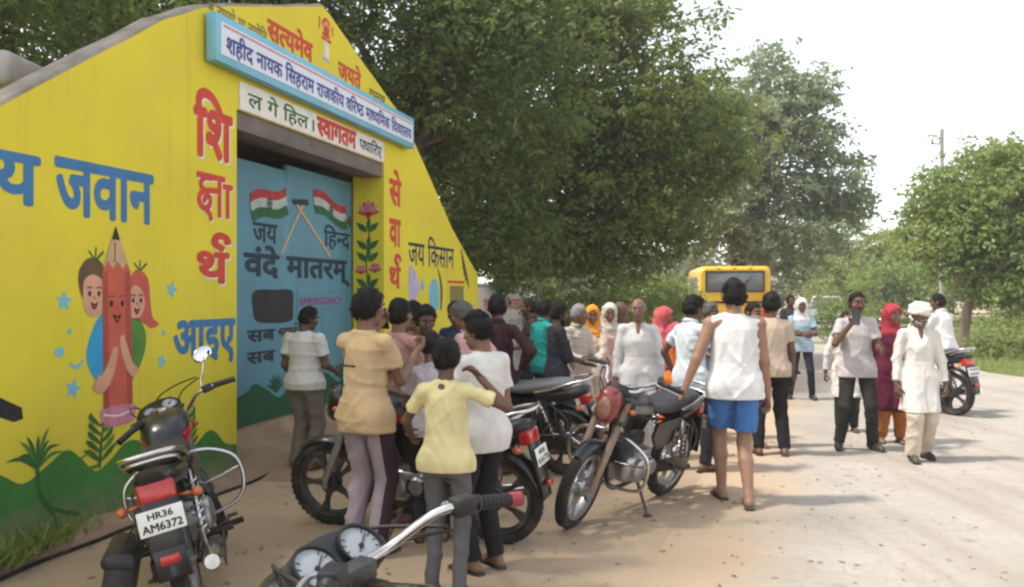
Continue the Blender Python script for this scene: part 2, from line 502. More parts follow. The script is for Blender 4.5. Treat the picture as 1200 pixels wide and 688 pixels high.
# road: worn pale concrete that fades under blown dust at its edges
def road_mat():
    m = bpy.data.materials.new('worn_road'); m.use_nodes = True
    t = m.node_tree; b = t.nodes['Principled BSDF']; L = t.links.new
    b.inputs['Roughness'].default_value = 0.93; b.inputs['Specular IOR Level'].default_value = 0.12
    tc = t.nodes.new('ShaderNodeTexCoord')
    at = t.nodes.new('ShaderNodeAttribute'); at.attribute_name = 'inner'
    def noise(s, d=5, r=0.55):
        n = t.nodes.new('ShaderNodeTexNoise'); n.inputs['Scale'].default_value = s; n.inputs['Detail'].default_value = d; n.inputs['Roughness'].default_value = r
        L(tc.outputs['Object'], n.inputs['Vector']); return n.outputs[0]
    def mix(f, a, c):
        x = t.nodes.new('ShaderNodeMix'); x.data_type = 'RGBA'
        L(f, x.inputs[0])
        for i, v in ((6, a), (7, c)):
            if isinstance(v, tuple): x.inputs[i].default_value = (*v, 1)
            else: L(v, x.inputs[i])
        return x.outputs[2]
    def ramp(v, a, c, lo=0.0, hi=1.0):
        r = t.nodes.new('ShaderNodeMapRange'); r.inputs[1].default_value = a; r.inputs[2].default_value = c
        r.inputs[3].default_value = lo; r.inputs[4].default_value = hi; L(v, r.inputs[0]); return r.outputs[0]
    def math_(op, a, c):
        n = t.nodes.new('ShaderNodeMath'); n.operation = op
        for i, v in ((0, a), (1, c)):
            if isinstance(v, (int, float)): n.inputs[i].default_value = v
            else: L(v, n.inputs[i])
        return n.outputs[0]
    base = mix(ramp(noise(0.8, 7), 0.35, 0.65), (0.315, 0.28, 0.235), (0.39, 0.35, 0.30))
    base = mix(ramp(noise(14, 4), 0.5, 0.75, 0, 0.5), base, (0.25, 0.22, 0.19))
    # worn block courses
    br = t.nodes.new('ShaderNodeTexBrick'); br.inputs['Scale'].default_value = 1.0
    br.inputs['Brick Width'].default_value = 0.42; br.inputs['Row Height'].default_value = 0.2; br.inputs['Mortar Size'].default_value = 0.012; br.inputs['Mortar Smooth'].default_value = 0.6
    mp = t.nodes.new('ShaderNodeMapping'); mp.inputs['Rotation'].default_value = (0, 0, R(19)); L(tc.outputs['Object'], mp.inputs['Vector']); L(mp.outputs[0], br.inputs['Vector'])
    seam = math_('MULTIPLY', br.outputs['Fac'], ramp(noise(1.3, 5), 0.42, 0.62, 0, 0.32))
    base = mix(seam, base, (0.26, 0.215, 0.165))
    mp2 = t.nodes.new('ShaderNodeMapping'); mp2.inputs['Rotation'].default_value = (0, 0, R(19)); mp2.inputs['Scale'].default_value = (2.6, .10, 1); L(tc.outputs['Object'], mp2.inputs['Vector'])
    tn = t.nodes.new('ShaderNodeTexNoise'); tn.inputs['Scale'].default_value = 1.0; tn.inputs['Detail'].default_value = 4; L(mp2.outputs[0], tn.inputs['Vector'])
    base = mix(ramp(tn.outputs[0], .52, .66, 0, .4), base, (0.24, 0.2, 0.155))
    sp = t.nodes.new('ShaderNodeTexVoronoi'); sp.inputs['Scale'].default_value = 1.7; L(tc.outputs['Object'], sp.inputs['Vector'])
    base = mix(ramp(sp.outputs['Distance'], .06, .13, .45, 0), base, (0.15, 0.13, 0.11))
    dust = math_('ADD', at.outputs['Fac'], math_('MULTIPLY', math_('SUBTRACT', noise(0.7, 7, 0.62), 0.5), 1.5))
    col = mix(ramp(dust, 0.25, 0.75), (0.43, 0.32, 0.215), base)
    L(col, b.inputs['Base Color'])
    bp = t.nodes.new('ShaderNodeBump'); bp.inputs['Strength'].default_value = 0.4; bp.inputs['Distance'].default_value = 0.02
    L(noise(20, 6), bp.inputs['Height']); L(bp.outputs[0], b.inputs['Normal'])
    return m
M['road'] = road_mat()
me = bpy.data.meshes.new('road')
V, F, A = [], [], []
rng = random.Random(4)
nx = 14
rows = [-40, -15, -4, 0, 2, 4, 6, 8, 10, 12, 14, 17, 20, 24, 28, 34, 38, 42, 46, 50, 55, 60, 66, 72, 80, 100]
for yy in rows:
    bend = 0.014 * max(0, min(yy, 80) - 36) ** 2 + max(0, yy - 80) * .5
    xl = 0.7 + 0.34 * (yy - 4.66) - bend; xr = xl + 5.9
    for i in range(nx):
        u = i / (nx - 1)
        V.append((xl + (xr - xl) * u, yy, 0.004)); A.append(min(1.0, min(u, 1 - u) * 4.2))
for j in range(len(rows) - 1):
    for i in range(nx - 1):
        a = j * nx + i; F.append((a, a + 1, a + nx + 1, a + nx))
me.from_pydata(V, [], F)
at = me.attributes.new('inner', 'FLOAT', 'POINT'); at.data.foreach_set('value', A)
tag(link_mesh('road', me, M['road']), kind='structure')

# ------------------------------------------------------------------ gateway wall: local x runs along the wall, y inward, z up
GW = empty('school_gateway', (-2.42, 7.5, 0), (0, 0, math.atan2(0.968, 0.252)))
tag(GW, 'yellow painted school gateway wall with a pointed top, red lettering and a pencil mural', 'gateway wall')
mm('yellow_wall', (0.66, 0.555, 0.042), rough=0.8, var=0.06, vs_=1.1, bump=0.12, bs=14, spec=0.2, dirt=(0.54, 0.43, 0.09), dirt_amt=0.35, dirt_s=1.3)
def weather(m, streak, splash):
    """rain streaks from the coping and splashed mud along the foot"""
    t = m.node_tree; L = t.links.new; pb = t.nodes['Principled BSDF']
    src = pb.inputs['Base Color'].links[0].from_socket
    tc = t.nodes.new('ShaderNodeTexCoord'); mp = t.nodes.new('ShaderNodeMapping'); mp.inputs['Scale'].default_value = (5, 5, .28); L(tc.outputs['Object'], mp.inputs['Vector'])
    n = t.nodes.new('ShaderNodeTexNoise'); n.inputs['Scale'].default_value = 1.6; n.inputs['Detail'].default_value = 6; n.inputs['Roughness'].default_value = .6; L(mp.outputs[0], n.inputs['Vector'])
    r = t.nodes.new('ShaderNodeMapRange'); r.inputs[1].default_value = .56; r.inputs[2].default_value = .78; r.inputs[4].default_value = streak; L(n.outputs[0], r.inputs[0])
    m1 = t.nodes.new('ShaderNodeMix'); m1.data_type = 'RGBA'; m1.inputs[7].default_value = (.36, .28, .07, 1); L(r.outputs[0], m1.inputs[0]); L(src, m1.inputs[6])
    sx = t.nodes.new('ShaderNodeSeparateXYZ'); L(tc.outputs['Object'], sx.inputs[0])
    n2 = t.nodes.new('ShaderNodeTexNoise'); n2.inputs['Scale'].default_value = 7; n2.inputs['Detail'].default_value = 6; L(tc.outputs['Object'], n2.inputs['Vector'])
    a = t.nodes.new('ShaderNodeMath'); a.operation = 'MULTIPLY_ADD'; a.inputs[1].default_value = .55; a.inputs[2].default_value = -.22; L(n2.outputs[0], a.inputs[0])
    d = t.nodes.new('ShaderNodeMath'); d.operation = 'SUBTRACT'; L(sx.outputs[2], d.inputs[0]); L(a.outputs[0], d.inputs[1])
    r2 = t.nodes.new('ShaderNodeMapRange'); r2.inputs[1].default_value = .26; r2.inputs[2].default_value = .05; r2.inputs[4].default_value = splash; L(d.outputs[0], r2.inputs[0])
    m2 = t.nodes.new('ShaderNodeMix'); m2.data_type = 'RGBA'; m2.inputs[7].default_value = (.30, .22, .15, 1); L(r2.outputs[0], m2.inputs[0]); L(m1.outputs[2], m2.inputs[6])
    L(m2.outputs[2], pb.inputs['Base Color'])
weather(M['yellow_wall'], .35, .3)
mm('concrete', (0.30, 0.265, 0.23), rough=0.95, var=0.25, vs_=5, bump=0.6, bs=18, spec=0.1, dirt=(0.12, 0.105, 0.09), dirt_amt=0.5, dirt_s=4)
mm('lintel', (0.15, 0.125, 0.112), rough=0.9, var=0.2, vs_=4, bump=0.3, bs=20)
mm('green_paint', (0.055, 0.19, 0.04), rough=0.8, var=0.18, vs_=1.6, bump=0.12, bs=14, spec=0.2)
weather(M['green_paint'], .12, .45)
mm('leaf_paint', (0.035, 0.12, 0.025), rough=0.8, var=0.2, vs_=9)
mm('olive_paint', (0.20, 0.17, 0.05), rough=0.8, var=0.2, vs_=9)
mm('letter_red', (0.52, 0.055, 0.03), rough=0.75, var=0.12, vs_=8)
mm('letter_blue', (0.045, 0.16, 0.33), rough=0.75, var=0.12, vs_=8)
mm('letter_navy', (0.02, 0.03, 0.07), rough=0.75, var=0.15, vs_=8)
mm('sky_paint', (0.16, 0.42, 0.52), rough=0.75, var=0.15, vs_=8)
mm('white_paint', (0.72, 0.71, 0.66), rough=0.7, var=0.08, vs_=6, dirt=(0.45, 0.4, 0.33), dirt_amt=0.4, dirt_s=5)
mm('pencil_red', (0.50, 0.10, 0.055), rough=0.75, var=0.12, vs_=5)
mm('pencil_dark', (0.36, 0.06, 0.04), rough=0.75, var=0.12, vs_=5)
mm('peach', (0.58, 0.30, 0.18), rough=0.75, var=0.1, vs_=6)
mm('wood_tan', (0.50, 0.33, 0.17), rough=0.75, var=0.15, vs_=9)
mm('hair_brown', (0.12, 0.07, 0.03), rough=0.8, var=0.2)
mm('mural_blue', (0.03, 0.30, 0.52), rough=0.75, var=0.15, vs_=7)
mm('mural_green', (0.08, 0.2, 0.03), rough=0.75, var=0.15, vs_=7)
mm('mural_pink', (0.52, 0.20, 0.26), rough=0.75, var=0.2, vs_=14)
mm('mural_hair', (0.48, 0.09, 0.06), rough=0.75, var=0.15)
mm('mural_lilac', (0.42, 0.36, 0.5), rough=0.75, var=0.2)
mm('paint_black', (0.02, 0.018, 0.018), rough=0.75, var=0.2)
half = [(0, 4.66), (0.42, 4.52), (2.05, 3.98), (2.62, 3.70), (4.3, 2.6), (5.67, 1.9)]
cx = 1.63
rt = [(cx + a, z) for a, z in half]; lt = [(cx - a, z) for a, z in half[1:]]
rj = random.Random(2)
def jag(p, n=5):
    out = []
    for (a, b), (c, d) in zip(p, p[1:]):
        for i in range(n):
            t = i / n; out.append((a + (c - a) * t, b + (d - b) * t + (rj.uniform(-.008, .008) if i else 0)))
    return out + [p[-1]]
top = jag([(-10, 1.9)] + lt[::-1] + rt)
TH = 0.2
# body in three convex-ish pieces welded in one mesh: left wing, lintel zone, right wing
def upto(x0, x1):
    import bisect
    def zt(x):
        for (a, b), (c, d) in zip(top, top[1:]):
            if a <= x <= c: return b + (d - b) * (x - a) / (c - a)
        return 1.9
    return [(x0, zt(x0))] + [p for p in top if x0 < p[0] < x1] + [(x1, zt(x1))]
body = MB()
ring = [(-10, 0)] + upto(-10, 7.3) + [(7.3, 0), (3.26, 0), (3.26, 3.22), (0, 3.22), (0, 0)]
n = len(ring)
body.prism(ring[::-1], 0, TH)
body.box((-0.1, 0.31, 1.61), (0.2, 0.22, 3.22)); body.box((3.36, 0.31, 1.61), (0.2, 0.22, 3.22))
body.build('wall', M['yellow_wall'], GW, sharp=20)
cp = MB()
pts = top
vs, fs = [], []
for i, (a, b) in enumerate(pts):
    h = 0.018 + rj.uniform(0, .012)
    for (yy, dz) in ((0.004, 0.001), (0.012, h), (TH * .5, h + rj.uniform(0, .012)), (TH + .005, h), (TH + 0.02, -0.03)): vs.append((a, yy, b + dz))
for i in range(len(pts) - 1):
    for k in range(4): fs.append((i * 5 + k, i * 5 + k + 1, i * 5 + k + 6, i * 5 + k + 5))
cp.add(vs, fs).build('coping', M['concrete'], GW, sharp=50)
li = MB()
li.box((1.63, 0.155, 3.135), (3.256, 0.27, 0.165), bev=.006)
li.box((1.63, 0.215, 3.075), (3.256, 0.19, 0.05), bev=.006)
li.build('lintel', M['lintel'], GW)
# dark porch room behind the gate
rm = MB()
rm.box((1.63, 1.80, 3.262), (3.9, 3.17, 0.13)); rm.box((-0.27, 1.9, 1.6), (0.1, 2.9, 3.2)); rm.box((3.53, 1.9, 1.6), (0.1, 2.9, 3.2)); rm.box((1.63, 3.4, 1.6), (3.9, 0.1, 3.2))
rm.build('porch', M['concrete'], GW)

RED, BLU, NAVY = M['letter_red'], M['letter_blue'], M['letter_navy']
lettering('lettering', ['ज', 'य'], (-2.98, -2.19, 2.14, 2.46), BLU, GW, 0.03, label='blue painted word at the left edge of the wall')
lettering('lettering', ['ज', 'वा', 'न'], (-2.08, -1.11, 2.11, 2.49), BLU, GW, 0.03, label='large blue painted word above the pencil')
lettering('lettering', ['आ', 'इ', 'ए'], (-0.88, -0.02, 1.0, 1.39), BLU, GW, 0.035, label='blue painted word low beside the gate')
WP = M['white_paint']
lettering('lettering', ['िश'], (-0.62, -0.06, 2.72, 3.30), RED, GW, 0.035, shade=WP, label='topmost red letter on the left pillar')
lettering('lettering', [('ksha',), 'ा'], (-0.58, -0.06, 2.2, 2.6), RED, GW, 0.02, shade=WP, label='middle red letter on the left pillar')
lettering('lettering', [('reph', 'थ')], (-0.58, -0.08, 1.68, 2.12), RED, GW, 0.035, shade=WP, label='lowest red letter on the left pillar')
lettering('lettering', ['से'], (3.42, 3.84, 2.72, 3.2), RED, GW, 0.035, label='topmost red letter on the right pillar')
lettering('lettering', ['वा'], (3.42, 3.82, 2.2, 2.56), RED, GW, 0.035, label='middle red letter on the right pillar')
lettering('lettering', [('reph', 'थ')], (3.42, 3.84, 1.66, 2.12), RED, GW, 0.035, label='lowest red letter on the right pillar')
lettering('lettering', ['ज', 'य', ' ', 'िक', 'सा', 'न'], (4.08, 6.0, 1.98, 2.42), NAVY, GW, 0.01, label='dark words on the sloping right wing')
lettering('lettering', ['स', ('half', 'त'), 'य', 'मे', 'व'], (0.5, 1.4, 3.98, 4.26), RED, GW, 0.04, label='red word left of the lion emblem')
lettering('lettering', ['ज', 'य', 'ते'], (1.98, 2.58, 3.98, 4.24), RED, GW, 0.04, label='red word right of the lion emblem')
lettering('lettering', ['न', ' ', 'त', 'म', 'सो', ' ', 'मा', ' ', 'ज', 'यो', 'ित'], (-0.42, 0.5, 3.93, 4.08), M['olive_paint'], GW, 0.02, label='small olive line above the sign')
lettering('lettering', ['ग', 'म', 'य'], (2.8, 3.3, 3.96, 4.06), M['hair_brown'], GW, 0.02, label='small brown word above the right of the sign')
# white welcome strip on the lintel
st = MB(); st.box((1.63, -0.008, 3.352), (3.2, 0.016, 0.25), bev=.003)
strip = st.build('welcome_strip', WP, GW)
lettering('lettering', ['ल', ' ', 'गे', ' ', 'िह', 'ल', ' ', '।'], (0.15, 1.4, 3.25, 3.45), M['leaf_paint'], strip, 0.015, y=-0.019)
lettering('lettering', [('half', 'स'), 'वा', 'ग', 'त', 'म'], (1.45, 2.42, 3.25, 3.46), RED, strip, 0.05, y=-0.019)
lettering('lettering', ['प', 'धा', 'िर', 'ए'], (2.5, 3.15, 3.25, 3.45), NAVY, strip, 0.015, y=-0.019)
# lion capital emblem
e = Paint(-0.003)
em = M['letter_red']
e.blob([(1.60, 4.47), (1.64, 4.53), (1.70, 4.55), (1.76, 4.53), (1.79, 4.46), (1.76, 4.40), (1.79, 4.36), (1.7, 4.34), (1.61, 4.36), (1.64, 4.41)], em, 0)
e.ell(1.70, 4.49, .035, .03, M['peach'], 1); e.ell(1.64, 4.46, .02, .03, M['peach'], 1); e.ell(1.76, 4.46, .02, .03, M['peach'], 1)
e.poly([(1.59, 4.335), (1.81, 4.335), (1.81, 4.30), (1.59, 4.30)], em, 0)
e.ell(1.70, 4.317, .018, .015, M['peach'], 1)
e.poly([(1.66, 4.295), (1.74, 4.295), (1.76, 4.12), (1.64, 4.12)], M['white_paint'], 0)
e.poly([(1.685, 4.295), (1.70, 4.295), (1.70, 4.12), (1.68, 4.12)], M['mural_lilac'], 1)
e.poly([(1.62, 4.115), (1.78, 4.115), (1.78, 4.09), (1.62, 4.09)], M['mural_lilac'], 0)
e.stroke([(1.53, 4.40), (1.55, 4.46), (1.54, 4.52)], .03, em); e.stroke([(1.86, 4.40), (1.84, 4.46), (1.87, 4.5)], .03, em)
e.build('emblem', GW)

# green hills along the foot, both wings
h = Paint(-0.002)
hill = [(-10, .5), (-8, .62), (-6, .42), (-4.6, .6), (-3.4, .42), (-2.75, .62), (-2.5, .52), (-2.33, .43), (-2.15, .50), (-1.98, .575), (-1.85, .5), (-1.72, .385), (-1.58, .43), (-1.42, .53), (-1.27, .52), (-1.1, .42), (-.9, .31), (-.75, .285), (-.58, .38), (-.42, .46), (-.3, .42), (-.2, .33), (-.1, .29), (-.003, .28)]
h.poly(crs(hill, 4) + [(-.003, .012), (-10, .012)], M['green_paint'])
hill2 = [(3.263, .3), (3.6, .45), (4.1, .35), (4.7, .5), (5.3, .36), (6, .52), (6.6, .4), (7.3, .5)]
h.poly(crs(hill2, 4) + [(7.3, .012), (3.263, .012)], M['green_paint'])
h.build('painted_hills', GW)
LP = M['leaf_paint']
def reeds(pl, x, z, s, seed, layer=1):
    r = random.Random(seed)
    for i in range(9):
        a = R(90) + R(-62 + i * 15.5 + r.uniform(-6, 6)); L = s * r.uniform(.7, 1.05)
        tip = (x + math.cos(a) * L * .9, z + math.sin(a) * L * (.9 if abs(i - 4) < 3 else .65))
        mid = (x + math.cos(a) * L * .45, z + math.sin(a) * L * .62)
        pl.stroke([(x, z), mid, tip], [s * .05, s * .09, .002], LP if i % 3 else M['mural_green'], layer)
pl = Paint(-0.0035)
reeds(pl, -2.22, .5, .30, 3)
pl.stroke([(-2.22, .5), (-2.2, .34), (-2.1, .2), (-2.06, .1)], [.03, .035, .03, .012], LP, 1)
pl.stroke([(-2.14, .24), (-1.98, .17), (-1.86, .12), (-1.84, .03)], [.02, .025, .02, .008], LP, 1)
pl.build('painted_plant', GW)
for (x, z, s) in ((-1.68, .40, .36), (-.72, .30, .36), (4.5, .42, .4), (6.3, .46, .36)):
    pl = Paint(-0.0035)
    pl.stroke([(x, z), (x + .02, z + s * .5), (x + .05, z + s)], [.03, .022, .006], LP, 1)
    for i in range(5):
        zz = z + s * (.12 + .17 * i)
        pl.stroke([(x + .01, zz), (x - .08, zz + .07), (x - .15 + .02 * i, zz + .10)], [.012, .04, .002], LP, 2)
        pl.stroke([(x + .01, zz), (x + .1, zz + .06), (x + .17 - .02 * i, zz + .11)], [.012, .04, .002], M['mural_green'] if i % 2 else LP, 2)
    pl.stroke([(x, z + .02), (x - .12, z + .02), (x - .17, z + .09), (x - .1, z + .12)], [.02, .03, .02, .006], M['mural_green'], 2)
    pl.build('painted_plant', GW)

# pencil hugged by two children
p = Paint(-0.003)
sk = M['peach']
p.blob([(-1.66, 1.46), (-1.74, 1.36), (-1.8, 1.2), (-1.77, 1.08), (-1.68, .98), (-1.6, 1.02), (-1.6, 1.44)], M['mural_blue'], 0)
p.blob([(-1.38, 1.42), (-1.28, 1.42), (-1.2, 1.3), (-1.22, 1.15), (-1.32, 1.0), (-1.4, .98)], M['mural_green'], 0)
p.blob([(-1.86, 1.62), (-1.87, 1.74), (-1.8, 1.83), (-1.7, 1.84), (-1.62, 1.76), (-1.62, 1.62), (-1.7, 1.55), (-1.8, 1.54)], M['hair_brown'], 0)
p.blob([(-1.83, 1.6), (-1.82, 1.69), (-1.74, 1.73), (-1.64, 1.68), (-1.62, 1.55), (-1.67, 1.46), (-1.76, 1.44), (-1.82, 1.5)], sk, 1)
p.blob([(-1.38, 1.66), (-1.33, 1.76), (-1.25, 1.77), (-1.17, 1.7), (-1.15, 1.55), (-1.12, 1.42), (-1.05, 1.37), (-1.13, 1.34), (-1.2, 1.37), (-1.28, 1.4), (-1.38, 1.45)], M['mural_hair'], 0)
p.blob([(-1.38, 1.6), (-1.32, 1.66), (-1.24, 1.62), (-1.21, 1.53), (-1.25, 1.44), (-1.33, 1.42), (-1.39, 1.46)], sk, 1)
for (x, z, s) in ((-1.72, 1.86, 1), (-1.27, 1.8, .8)):
    p.stroke([(x, z - .03), (x + .01, z + .06 * s)], .012, LP, 1, smooth=False); p.stroke([(x + .01, z - .03), (x + .08, z + .03 * s)], .018, LP, 1, smooth=False); p.stroke([(x - .01, z - .02), (x - .06, z + .03 * s)], .012, LP, 1, smooth=False)
# pencil body
p.poly([(-1.65, 1.76), (-1.37, 1.76), (-1.345, .80), (-1.635, .80)], M['pencil_red'], 2)
p.poly([(-1.655, 1.76), (-1.60, 1.76), (-1.585, .80), (-1.64, .80)], M['pencil_dark'], 3)
p.poly([(-1.43, 1.76), (-1.37, 1.76), (-1.345, .80), (-1.40, .80)], M['pencil_dark'], 3)
p.poly([(-1.655, 1.755), (-1.60, 1.83), (-1.55, 1.77), (-1.50, 1.83), (-1.45, 1.77), (-1.41, 1.82), (-1.365, 1.755)], M['pencil_red'], 4)
p.poly([(-1.645, 1.78), (-1.53, 2.06), (-1.51, 2.06), (-1.38, 1.78)], M['wood_tan'], 3)
p.poly([(-1.56, 1.98), (-1.525, 2.07), (-1.515, 2.07), (-1.48, 1.98)], M['paint_black'], 4)
p.stroke([(-1.53, 1.82), (-1.53, 1.96)], .012, M['hair_brown'], 4, smooth=False)
p.blob([(-1.65, .80), (-1.33, .80), (-1.325, .72), (-1.36, .67), (-1.6, .67), (-1.65, .72)], M['mural_pink'], 3)
p.stroke([(-1.64, .76), (-1.49, .735), (-1.335, .765)], .014, M['white_paint'], 4)
# faces
for (x, z, s) in ((-1.73, 1.6, .8), (-1.51, 1.53, 1), (-1.3, 1.55, .75)):
    for d in (-.055, .055):
        p.ell(x + d * s, z, .017 * s, .024 * s, M['paint_black'], 5); p.stroke([(x + d * s - .03 * s, z + .045 * s), (x + d * s, z + .055 * s), (x + d * s + .03 * s, z + .045 * s)], .009, M['hair_brown'], 5)
    p.blob([(x - .04 * s, z - .075 * s), (x, z - .09 * s), (x + .04 * s, z - .075 * s), (x + .015 * s, z - .13 * s), (x - .015 * s, z - .13 * s)], M['paint_black'], 5)
    p.ell(x, z - .11 * s, .014 * s, .01 * s, M['letter_red'], 6)
    p.stroke([(x - .008, z - .02 * s), (x + .006, z - .045 * s)], .008, M['pencil_dark'], 5, smooth=False)
# arms round the pencil
p.stroke([(-1.72, 1.0), (-1.66, .97), (-1.58, 1.06), (-1.52, 1.22)], [.10, .11, .09, .05], sk, 5)
p.stroke([(-1.31, 1.02), (-1.38, 1.08), (-1.44, 1.22), (-1.46, 1.3)], [.08, .08, .07, .04], sk, 5)
p.build('pencil_mural', GW, 'painted red pencil with a smiling face hugged by two children')
sp = M['sky_paint']
for (x, z, r, n_) in ((-2.0, 1.55, .075, 's'), (-1.92, .97, .075, 's'), (-.9, 1.63, .075, 's'), (-1.02, 1.08, .06, 's'), (-1.0, 1.3, .03, 's'), (-2.04, 1.22, .04, 'd'), (-1.95, 1.35, .02, 'd'), (-1.89, 1.12, .05, 'm')):
    s_ = Paint(-0.003)
    if n_ == 's': s_.star(x, z, r, sp, 0, rj.uniform(-.2, .3))
    elif n_ == 'd': s_.ell(x, z, r, r * .8, sp, 0)
    else: s_.stroke([(x - .06, z + .02), (x, z - .01), (x + .06, z + .03)], [.01, .03, .01], sp)
    s_.build({'s': 'painted_star', 'd': 'painted_dot', 'm': 'painted_moon'}[n_], GW)
# end of the painted rifle at the left edge, and the pale hulls of the right wing mural
k_ = Paint(-0.003)
k_.poly([(-3.3, 1.36), (-2.52, .99), (-2.34, .90), (-2.33, .83), (-2.4, .82), (-3.3, 1.2)], M['paint_black'], 0)
k_.build('painted_rifle', GW); k_ = Paint(-0.003)
k_.blob([(-3.2, 1.55), (-2.9, 1.5), (-2.62, 1.46), (-2.53, 1.36), (-2.6, 1.26), (-2.9, 1.2), (-3.2, 1.25)], M['hair_brown'], 0)
k_.build('painted_head', GW); k_ = Paint(-0.003)
k_.blob([(4.1, 1.9), (4.22, 1.98), (4.42, 1.8), (4.5, 1.66), (4.34, 1.5), (4.2, 1.2), (4.1, 1.4)], M['mural_lilac'], 0)
k_.blob([(4.55, 1.74), (4.62, 1.8), (4.68, 1.7), (4.6, 1.64)], M['sky_paint'], 0)
k_.build('painted_pot', GW); k_ = Paint(-0.003)
k_.blob([(4.9, 1.7), (5.1, 1.82), (5.28, 1.72), (5.3, 1.4), (5.05, 1.35), (4.9, 1.5)], M['sky_paint'], 0)
k_.stroke([(5.22, 2.0), (5.36, 1.82), (5.42, 1.6), (5.38, 1.35)], [.01, .07, .10, .05], M['hair_brown'], 1)
k_.build('painted_quill', GW); k_ = Paint(-0.003)
k_.poly([(5.7, 1.80), (6.55, 1.80), (6.55, 1.76), (5.7, 1.76)], M['letter_red'], 0)
k_.poly([(5.8, 1.72), (6.5, 1.72), (6.5, 1.3), (5.8, 1.3)], M['olive_paint'], 0)
k_.build('painted_panel', GW); k_ = Paint(-0.003)
for i in range(9):
    a = i * .7
    k_.blob([(6.3 + .07 * math.cos(a) + .05 * i, 2.3 - .07 * i + .05 * math.sin(a)), (6.36 + .05 * i, 2.36 - .07 * i), (6.4 + .05 * i, 2.28 - .07 * i), (6.33 + .05 * i, 2.22 - .07 * i)], M['hair_brown'] if i % 2 else LP, 1)
k_.build('painted_vine', GW)
# flower band on the right reveal: a face that looks to -x
fl = Paint(-0.002)
pk, mg = M['mural_pink'], M['letter_red']
def flower(x, z, s):
    for i in range(7):
        a = R(180) * i / 6
        fl.leaf(x, z, a, .17 * s, .09 * s, pk if i % 2 else mg, 1 + (i % 2))
    for i in range(4): fl.leaf(x, z, R(-30 - 40 * i), .09 * s, .06 * s, mg, 3)
flower(.21, 2.62, .9); flower(.11, 1.88, .5); flower(.3, 1.9, .55); flower(.12, 1.42, .5); flower(.3, 1.46, .5); flower(.2, 1.05, .7)
fl.stroke([(.2, 2.6), (.22, 2.3), (.18, 2.0), (.21, 1.6), (.2, .8)], .02, LP, 0)
for z in (2.42, 2.2, 2.05, 1.72, 1.6, 1.25):
    fl.leaf(.2, z - .05, R(38), .2, .08, LP, 1); fl.leaf(.2, z - .05, R(142), .2, .08, LP, 1); fl.leaf(.2, z - .02, R(80), .16, .06, LP, 2)
fo = fl.build('painted_flowers', GW)
fo.location = (3.26, 0.42, 0); fo.rotation_euler = (0, 0, R(-90))

# ------------------------------------------------------------------ steel gate
mm('gate_blue', (0.085, 0.225, 0.29), rough=0.55, var=0.12, vs_=1.4, bump=0.06, bs=9, dirt=(0.09, 0.2, 0.24), dirt_amt=0.4, dirt_s=2.2)
mm('gate_frame', (0.09, 0.25, 0.31), rough=0.55, var=0.15, vs_=2)
mm('letter_dark', (0.012, 0.025, 0.04), rough=0.7, var=0.2)
mm('flag_orange', (0.33, 0.03, 0.025), rough=0.7, var=0.2, vs_=8)
mm('flag_white', (0.38, 0.42, 0.38), rough=0.7, var=0.15, vs_=8)
mm('flag_green', (0.015, 0.10, 0.03), rough=0.7, var=0.15, vs_=8)
mm('gate_green', (0.012, 0.075, 0.022), rough=0.75, var=0.2, vs_=3)
mm('letter_purple', (0.22, 0.06, 0.2), rough=0.7, var=0.15)
GT = empty('school_gate', (-2.42, 7.5, 0), GW.rotation_euler)
tag(GT, 'closed blue steel gate painted with two crossed flags and black lettering', 'gate')
GY = 0.46
for a, b in ((0.005, 1.628), (1.634, 3.255)):
    lf = MB(); zt = 2.92 if a < 1 else 2.99; lf.box(((a + b) / 2, GY, (.25 + zt) / 2), (b - a - .06, .046, zt - .27))
    leaf = lf.build('gate_leaf', M['gate_blue'], GT)
    fr = MB()
    for x in (a + .025, b - .025): fr.box((x, GY, (.25 + zt) / 2), (.05, .05, zt - .25), bev=.003)
    for z in (.275, zt - .025): fr.box(((a + b) / 2, GY, z), (b - a - .1, .05, .05), bev=.003)
    fr.build('gate_leaf_frame', M['gate_frame'], leaf)
y0 = GY - .0275
lettering('lettering', ['वं', 'दे', ' ', 'मा', 'त', 'र', 'म्'], (.80, 3.2, 1.68, 2.1), M['letter_dark'], GT, 0.035, y=y0, label='large black words across the gate')
lettering('lettering', ['ज', 'य'], (.97, 1.44, 2.12, 2.32), M['letter_dark'], GT, 0.015, y=y0)
lettering('lettering', ['िह', ('half', 'न'), 'द'], (2.5, 3.2, 2.12, 2.42), M['letter_dark'], GT, 0.015, y=y0)
lettering('lettering', ['स', 'ब', ' ', 'प', 'ढ़ें'], (.86, 2.0, 1.08, 1.28), M['letter_dark'], GT, 0.03, y=y0)
lettering('lettering', ['स', 'ब', ' ', 'ब', 'ढ़ें'], (.86, 2.0, .86, 1.06), M['letter_dark'], GT, 0.03, y=y0)
lettering('lettering', 'EMERGENCY', (1.93, 3.0, 1.47, 1.56), M['letter_purple'], GT, 0.02, y=y0)
q = Paint(y0, .0009)
q.stroke([(1.52, 2.02), (2.05, 2.66)], .035, M['wood_tan'], 1, smooth=False); q.stroke([(2.66, 2.04), (1.8, 2.62)], .035, M['wood_tan'], 2, smooth=False)
def flag(x0, z0, x1, z1, hgt, L0):
    # three waving bands from hoist (x0) to fly (x1)
    for i, mt in enumerate(('flag_orange', 'flag_white', 'flag_green')):
        up, dn = [], []
        for k in range(9):
            t = k / 8; x = x0 + (x1 - x0) * t; zz = z0 + (z1 - z0) * t + .03 * math.sin(t * 6.3)
            up.append((x, zz - hgt * i / 3)); dn.append((x + .03 * i, zz - hgt * (i + 1) / 3))
        q.poly(up + dn[::-1], M[mt], L0)
flag(.92, 2.60, 1.62, 2.74, .28, 3); flag(2.24, 2.80, 3.08, 2.68, .28, 3)
